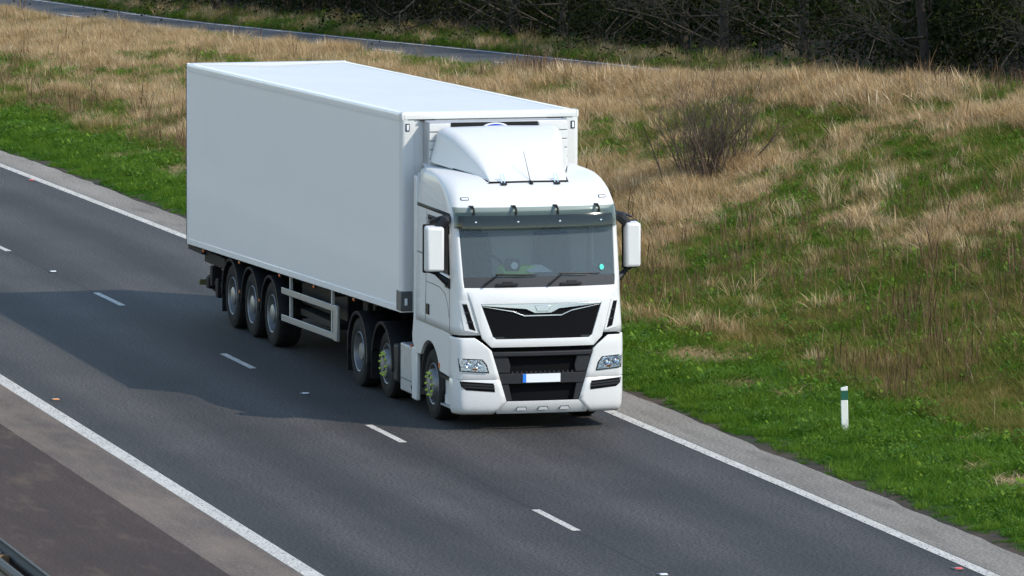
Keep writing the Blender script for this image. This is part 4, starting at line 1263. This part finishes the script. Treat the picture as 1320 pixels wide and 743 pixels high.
# lower right: thin olive growth with brown stems; upper right and left: pale straw
oliv = np.clip((x+17)/9, 0, 1)*np.clip((.78-t_)/.35, 0, 1)
oliv = np.maximum(oliv, .9*np.clip((.42-t_)/.36, 0, 1))
r0 = RNG.uniform(0, 1, n_)
idx = np.empty(n_, int); scl = RNG.uniform(.75, 1.25, n_)
gp = np.clip(gn*1.5 + (nz-.5)*1.6 + .27 + .12*oliv + np.where(x < -40, .16, 0), 0, .96)
isg = r0 < gp
r1_ = RNG.uniform(0, 1, n_)
iso = (~isg) & (r1_ < oliv*.9 + .08)
isd = (~isg) & (~iso)
r2_ = RNG.uniform(0, 1, n_)
idx[isg] = pick("ddddcg", isg.sum()); scl[isg] *= 1.15
idx[iso] = pick("ccch", iso.sum())
idx[isd] = np.where(r2_[isd] < .62, pick("a", isd.sum()), np.where(r2_[isd] < .9, pick("b", isd.sum()), pick("hi", isd.sum())))
# upright brown weed stems: along the crest and in the lower right
stem = (RNG.uniform(0, 1, n_) < np.where((t_ > .90) & (x > -45), .14, .006) + .13*oliv*(vnoise(x, y, 2.0, 31) > .5))
idx[stem] = pick("f", stem.sum()); scl[stem] *= .95
loose = (RNG.uniform(0, 1, n_) < .03)
idx[loose] = pick("j", loose.sum())
crown = (t_ > .80) & ~isg & ~stem
scl[crown & (x > -45)] *= 1.25
scl *= .72 + .56*vnoise(x, y*1.5, 1.1, 41)
sel_far = x < -55
yaw = RNG.normal(0, 1.0, n_)
keep_b = (np.hypot((x-BUSH[0])/1.0, (y-BUSH[1])/.5) > .6) | (RNG.uniform(0, 1, n_) < .5)
P3 = np.stack([x, y, z], -1)
scatter("tall_grass", P3[keep_b], scl[keep_b], idx[keep_b], yaw[keep_b], "straw", "tall dry straw grass mixed with green on the roadside bank")

# short mown verge
NV = 70000
x = RNG.uniform(-75, 24, NV)
e_, ty = pave_edge(x), np.maximum(toe_y(x), pave_edge(x)+.5)
t_ = RNG.uniform(0, 1.18, NV)
y = e_ + .02 + (ty-e_)*t_ + RNG.normal(0, .05, NV)
z = ground_z(x, y)
ok, u, v_ = in_view(x, y, z, 260, 160)
ok &= y > e_ + .02 + .26*vnoise(x, y, .35, 51)
edge_d = y - e_
ok &= RNG.uniform(0, 1, NV) < np.clip(.10 + edge_d*1.3 + (vnoise(x, y, .3, 52)-.5)*.9, .12, 1)
x, y, z, t_, edge_d = x[ok], y[ok], z[ok], t_[ok], edge_d[ok]
n_ = len(x)
r0 = RNG.uniform(0, 1, n_)
idx = np.where(r0 < .84, pick("e", n_), np.where(r0 < .95, pick("d", n_), pick("eg", n_)))
drybit = (vnoise(x, y, .8, 55) > .80) & (r0 > .8) & (t_ > .6)
idx[drybit] = pick("h", drybit.sum())
scl = RNG.uniform(.8, 1.35, n_)*np.clip(.45 + edge_d*.55, .45, 1.15)*(.7+.6*vnoise(x, y, .7, 57))
scatter("verge_grass", np.stack([x, y, z], -1), scl, idx, RNG.uniform(-3.1, 3.1, n_), "lush", "short bright green mown grass strip beside the hard strip")

# grass strip beyond the slip road
NS = 14000
x = RNG.uniform(-115, 10, NS)
y = crest_y(x) + 5.0 + np.abs(RNG.normal(0, .7, NS))
z = ground_z(x, y)
ok, u, v_ = in_view(x, y, z, 260, 200)
x, y, z = x[ok], y[ok], z[ok]; n_ = len(x)
r0 = RNG.uniform(0, 1, n_)
idx = np.where(r0 < .80, pick("dg", n_), np.where(r0 < .95, pick("c", n_), pick("af", n_)))
scatter("far_verge_grass", np.stack([x, y, z], -1), RNG.uniform(.7, 1.2, n_), idx, RNG.uniform(-3, 3, n_), "green", "rough green grass strip between the slip road and the dark trees")

# ------------------------------------------------------------------ woody plants
MAT["twig"] = plain("twig_bark", (0.085, 0.058, 0.040), 0.85, var=0.35, scale=9)
MAT["bark"] = plain("bark_grey", (0.028, 0.023, 0.016), 0.9, var=0.4, scale=6, bump=.4, bscale=18)
MAT["leaf"] = leafy("dark_leaf", [(0.0, (0.007, 0.012, 0.003)), (0.5, (0.016, 0.026, 0.005)), (1.0, (0.055, 0.070, 0.011))], .22, .8, .08)
MAT["ivy"] = leafy("ivy_leaf", [(0.0, (0.006, 0.009, 0.003)), (0.5, (0.013, 0.020, 0.005)), (1.0, (0.030, 0.042, 0.009))], .15, .8, .08)

def grow(V, Fc, p, d, L_, r_, depth, g, sides=3, wob=.25, nchild=(2, 4), ratio=.62, tips=None, upb=.10):
    pts, rads = [p], [r_]
    k = 4 if depth > 0 else 3
    dd = d.copy()
    for i in range(k):
        dd = (dd + Vector((g.normal(0, wob), g.normal(0, wob), g.normal(0, wob)+upb))).normalized()
        p = p + dd*(L_/k)
        pts.append(p); rads.append(r_*(1-.55*(i+1)/k))
    v, f = tube_data(pts, rads, sides)
    q = len(V)
    V += v; Fc += [tuple(a+q for a in t) for t in f]
    if tips is not None:
        tips += pts[2:]
    if depth <= 0:
        return
    for c in range(g.integers(nchild[0], nchild[1]+1)):
        i = int(g.integers(1, k+1))
        nd = ((pts[i]-pts[i-1]).normalized() + Vector((g.normal(0, .6), g.normal(0, .6), g.normal(.1, .45)))).normalized()
        grow(V, Fc, pts[i], nd, L_*ratio*g.uniform(.7, 1.2), rads[i]*.65, depth-1, g, sides, wob, nchild, ratio, tips, upb)

# the bare bush on the bank
g = np.random.default_rng(77)
bz = float(ground_z(BUSH[0], BUSH[1]))
bush = empty("bare_bush", (BUSH[0], BUSH[1], bz))
tag(bush, "leafless brown twiggy bush standing alone in the dry grass", "bush")
for part, cnt, dep in (("main_stem", 26, 1), ("twig", 1, 0)):
    pass
for k in range(58):
    V, Fc = [], []
    a = g.uniform(0, 6.28)
    p = Vector((g.normal(0, .22), g.normal(0, .26), -.05))
    d = Vector((math.cos(a)*.28+p.x*.6, math.sin(a)*.30+p.y*.6, 1)).normalized()
    grow(V, Fc, p, d, g.uniform(.95, 1.45), .013, 3, g, 3, .13, (3, 4), .55, None, .10)
    mk("stem", V, Fc, "twig", bush)

# hedgerow trees
def leaf_cloud(points, per, spread, size, g, flat=.6):
    V, Fc, Tn = [], [], []
    for c in points:
        tb = g.uniform(0, .5)
        m_ = int(per*g.uniform(.5, 1.5))
        for i in range(m_):
            p = np.array(c) + g.normal(0, spread, 3)*np.array([1, 1, .75])
            a, t = g.uniform(0, 6.28), g.uniform(-.9, .9)
            L_ = size*g.uniform(.6, 1.4)
            d = np.array([math.cos(a)*math.cos(t), math.sin(a)*math.cos(t), math.sin(t)])
            s_ = np.cross(d, g.normal(0, 1, 3)); s_ /= np.linalg.norm(s_)+1e-6
            q = len(V); tn = tb + g.uniform(0, .5)
            V += [tuple(p), tuple(p+d*L_*.5-s_*L_*.32), tuple(p+d*L_), tuple(p+d*L_*.5+s_*L_*.32)]; Tn += [tn]*4
            Fc.append((q, q+1, q+2, q+3))
    return V, Fc, Tn
def leaf_obj(name, data, mat, parent):
    V, Fc, Tn = data
    me = bpy.data.meshes.new(name); me.from_pydata(V, [], Fc)
    at = me.attributes.new("tint", 'FLOAT', 'POINT'); at.data.foreach_set("value", np.array(Tn, dtype=np.float32))
    me.materials.append(MAT[mat])
    o = link(bpy.data.objects.new(name, me), parent)
    return o
MAT["palebark"] = plain("pale_bark", (0.044, 0.036, 0.023), 0.9, var=0.4, scale=6)
def make_tree(seed, height, leafy_, mat, low, bark="bark"):
    g = np.random.default_rng(seed)
    root = empty("hedgerow_tree")
    V, Fc, tips = [], [], []
    d = Vector((g.normal(0, .12), g.normal(0, .12), 1)).normalized()
    grow(V, Fc, Vector((0, 0, -.2)), d, height*.75, .13, 0, g, 7, .08, (0, 0))
    mk("trunk", V, Fc, "bark", root, smooth=60)
    V, Fc = [], []
    for k in range(14):
        zz = low + (height*.72-low)*(k/14)**1.1
        a = g.uniform(0, 6.28)
        if k < 8:
            a = g.uniform(-3.4, .3)          # low limbs reach out of the hedge towards the light above the road
        dd = Vector((math.cos(a), math.sin(a), g.uniform(-.25, .9))).normalized()
        grow(V, Fc, Vector((d.x*zz, d.y*zz, zz)), dd, g.uniform(1.6, 2.9)*(1.1-.5*k/16), .030, 3, g, 4, .46, (2, 4), .66, tips, .08)
    mk("limb", V, Fc, bark, root, smooth=60)
    if leafy_ > 0:
        pts = [tips[i] for i in g.choice(len(tips), min(len(tips), leafy_), replace=False)]
        leaf_obj("crown", leaf_cloud(pts, 26, .26, .075, g), mat, root)
    return root
kinds = [(make_tree(301, 6.5, 380, "leaf", .5), "leaf"), (make_tree(302, 7.0, 420, "ivy", .35), "ivy"), (make_tree(303, 6.0, 60, "leaf", .25, "palebark"), "bare")]
labs = {"leaf": "dark evergreen hedgerow tree standing behind the slip road", "ivy": "ivy covered dark tree standing behind the slip road", "bare": "mostly bare tree with pale spreading low branches behind the slip road"}
used = [False]*3
spots = []
for k, xx in enumerate(np.arange(-106, -2, 3.6)):
    kd = [0, 1, 0, 2, 1, 0, 2, 2, 1][k % 9]
    if -64 < xx < -36: kd = [2, 2, 0, 2][k % 4]
    spots.append((xx + random.uniform(-.8, .8), 6.3+random.uniform(-.4, .6) if kd == 2 else 7.9+random.uniform(-.6, 1.0), kd))
for k, xx in enumerate(np.arange(-108, 2, 8.0)):
    spots.append((xx + random.uniform(-1, 1), 11.0+random.uniform(-1, 1), [1, 0][k % 2]))
for xx, off, kd in spots:
    root, nm = kinds[kd]
    o = root if not used[kd] else dup(root)
    used[kd] = True
    yy = float(crest_y(xx))+off
    o.location = (xx, yy, float(ground_z(xx, yy)))
    o.rotation_euler = (0, 0, random.uniform(-.5, .5))
    sc_ = random.uniform(.85, 1.2); o.scale = (sc_, sc_, sc_)
    tag(o, labs[nm], "tree", "trees along the slip road")

# dense undergrowth filling the hedge bottom
g = np.random.default_rng(401)
pts = []
for k in range(7600):
    xx = g.uniform(-116, -8); off = 6.3 + abs(g.normal(0, 4.0))
    yy = float(crest_y(xx))+off
    if off < 7.6 and float(vnoise(xx, off, 2.6, 61)) < .45:
        continue
    pts.append((xx, yy, float(ground_z(xx, yy)) + abs(g.normal(0, 1.1)) + .06*(off-6.3)))
und = leaf_obj("undergrowth", leaf_cloud(pts, 34, .32, .10, g), "ivy", None)
tag(und, "dense dark undergrowth at the foot of the trees", "undergrowth", None, "stuff")
# a screen of dead twigs and bramble in front of it
V, Fc = [], []
for k in range(260):
    xx = g.uniform(-105, 2); yy = float(crest_y(xx)) + 6.0 + abs(g.normal(0, .8))
    p = Vector((xx, yy, float(ground_z(xx, yy))-.05))
    grow(V, Fc, p, Vector((g.normal(0, .3), g.normal(0, .3), 1)).normalized(), g.uniform(.5, 1.3), .009, 2, g, 3, .25, (1, 3), .6, None, .03)
und2 = mk("dead_bramble", V, Fc, "bark")
tag(und2, "tangle of dead brambles and twigs along the hedge foot", "undergrowth", None, "stuff")
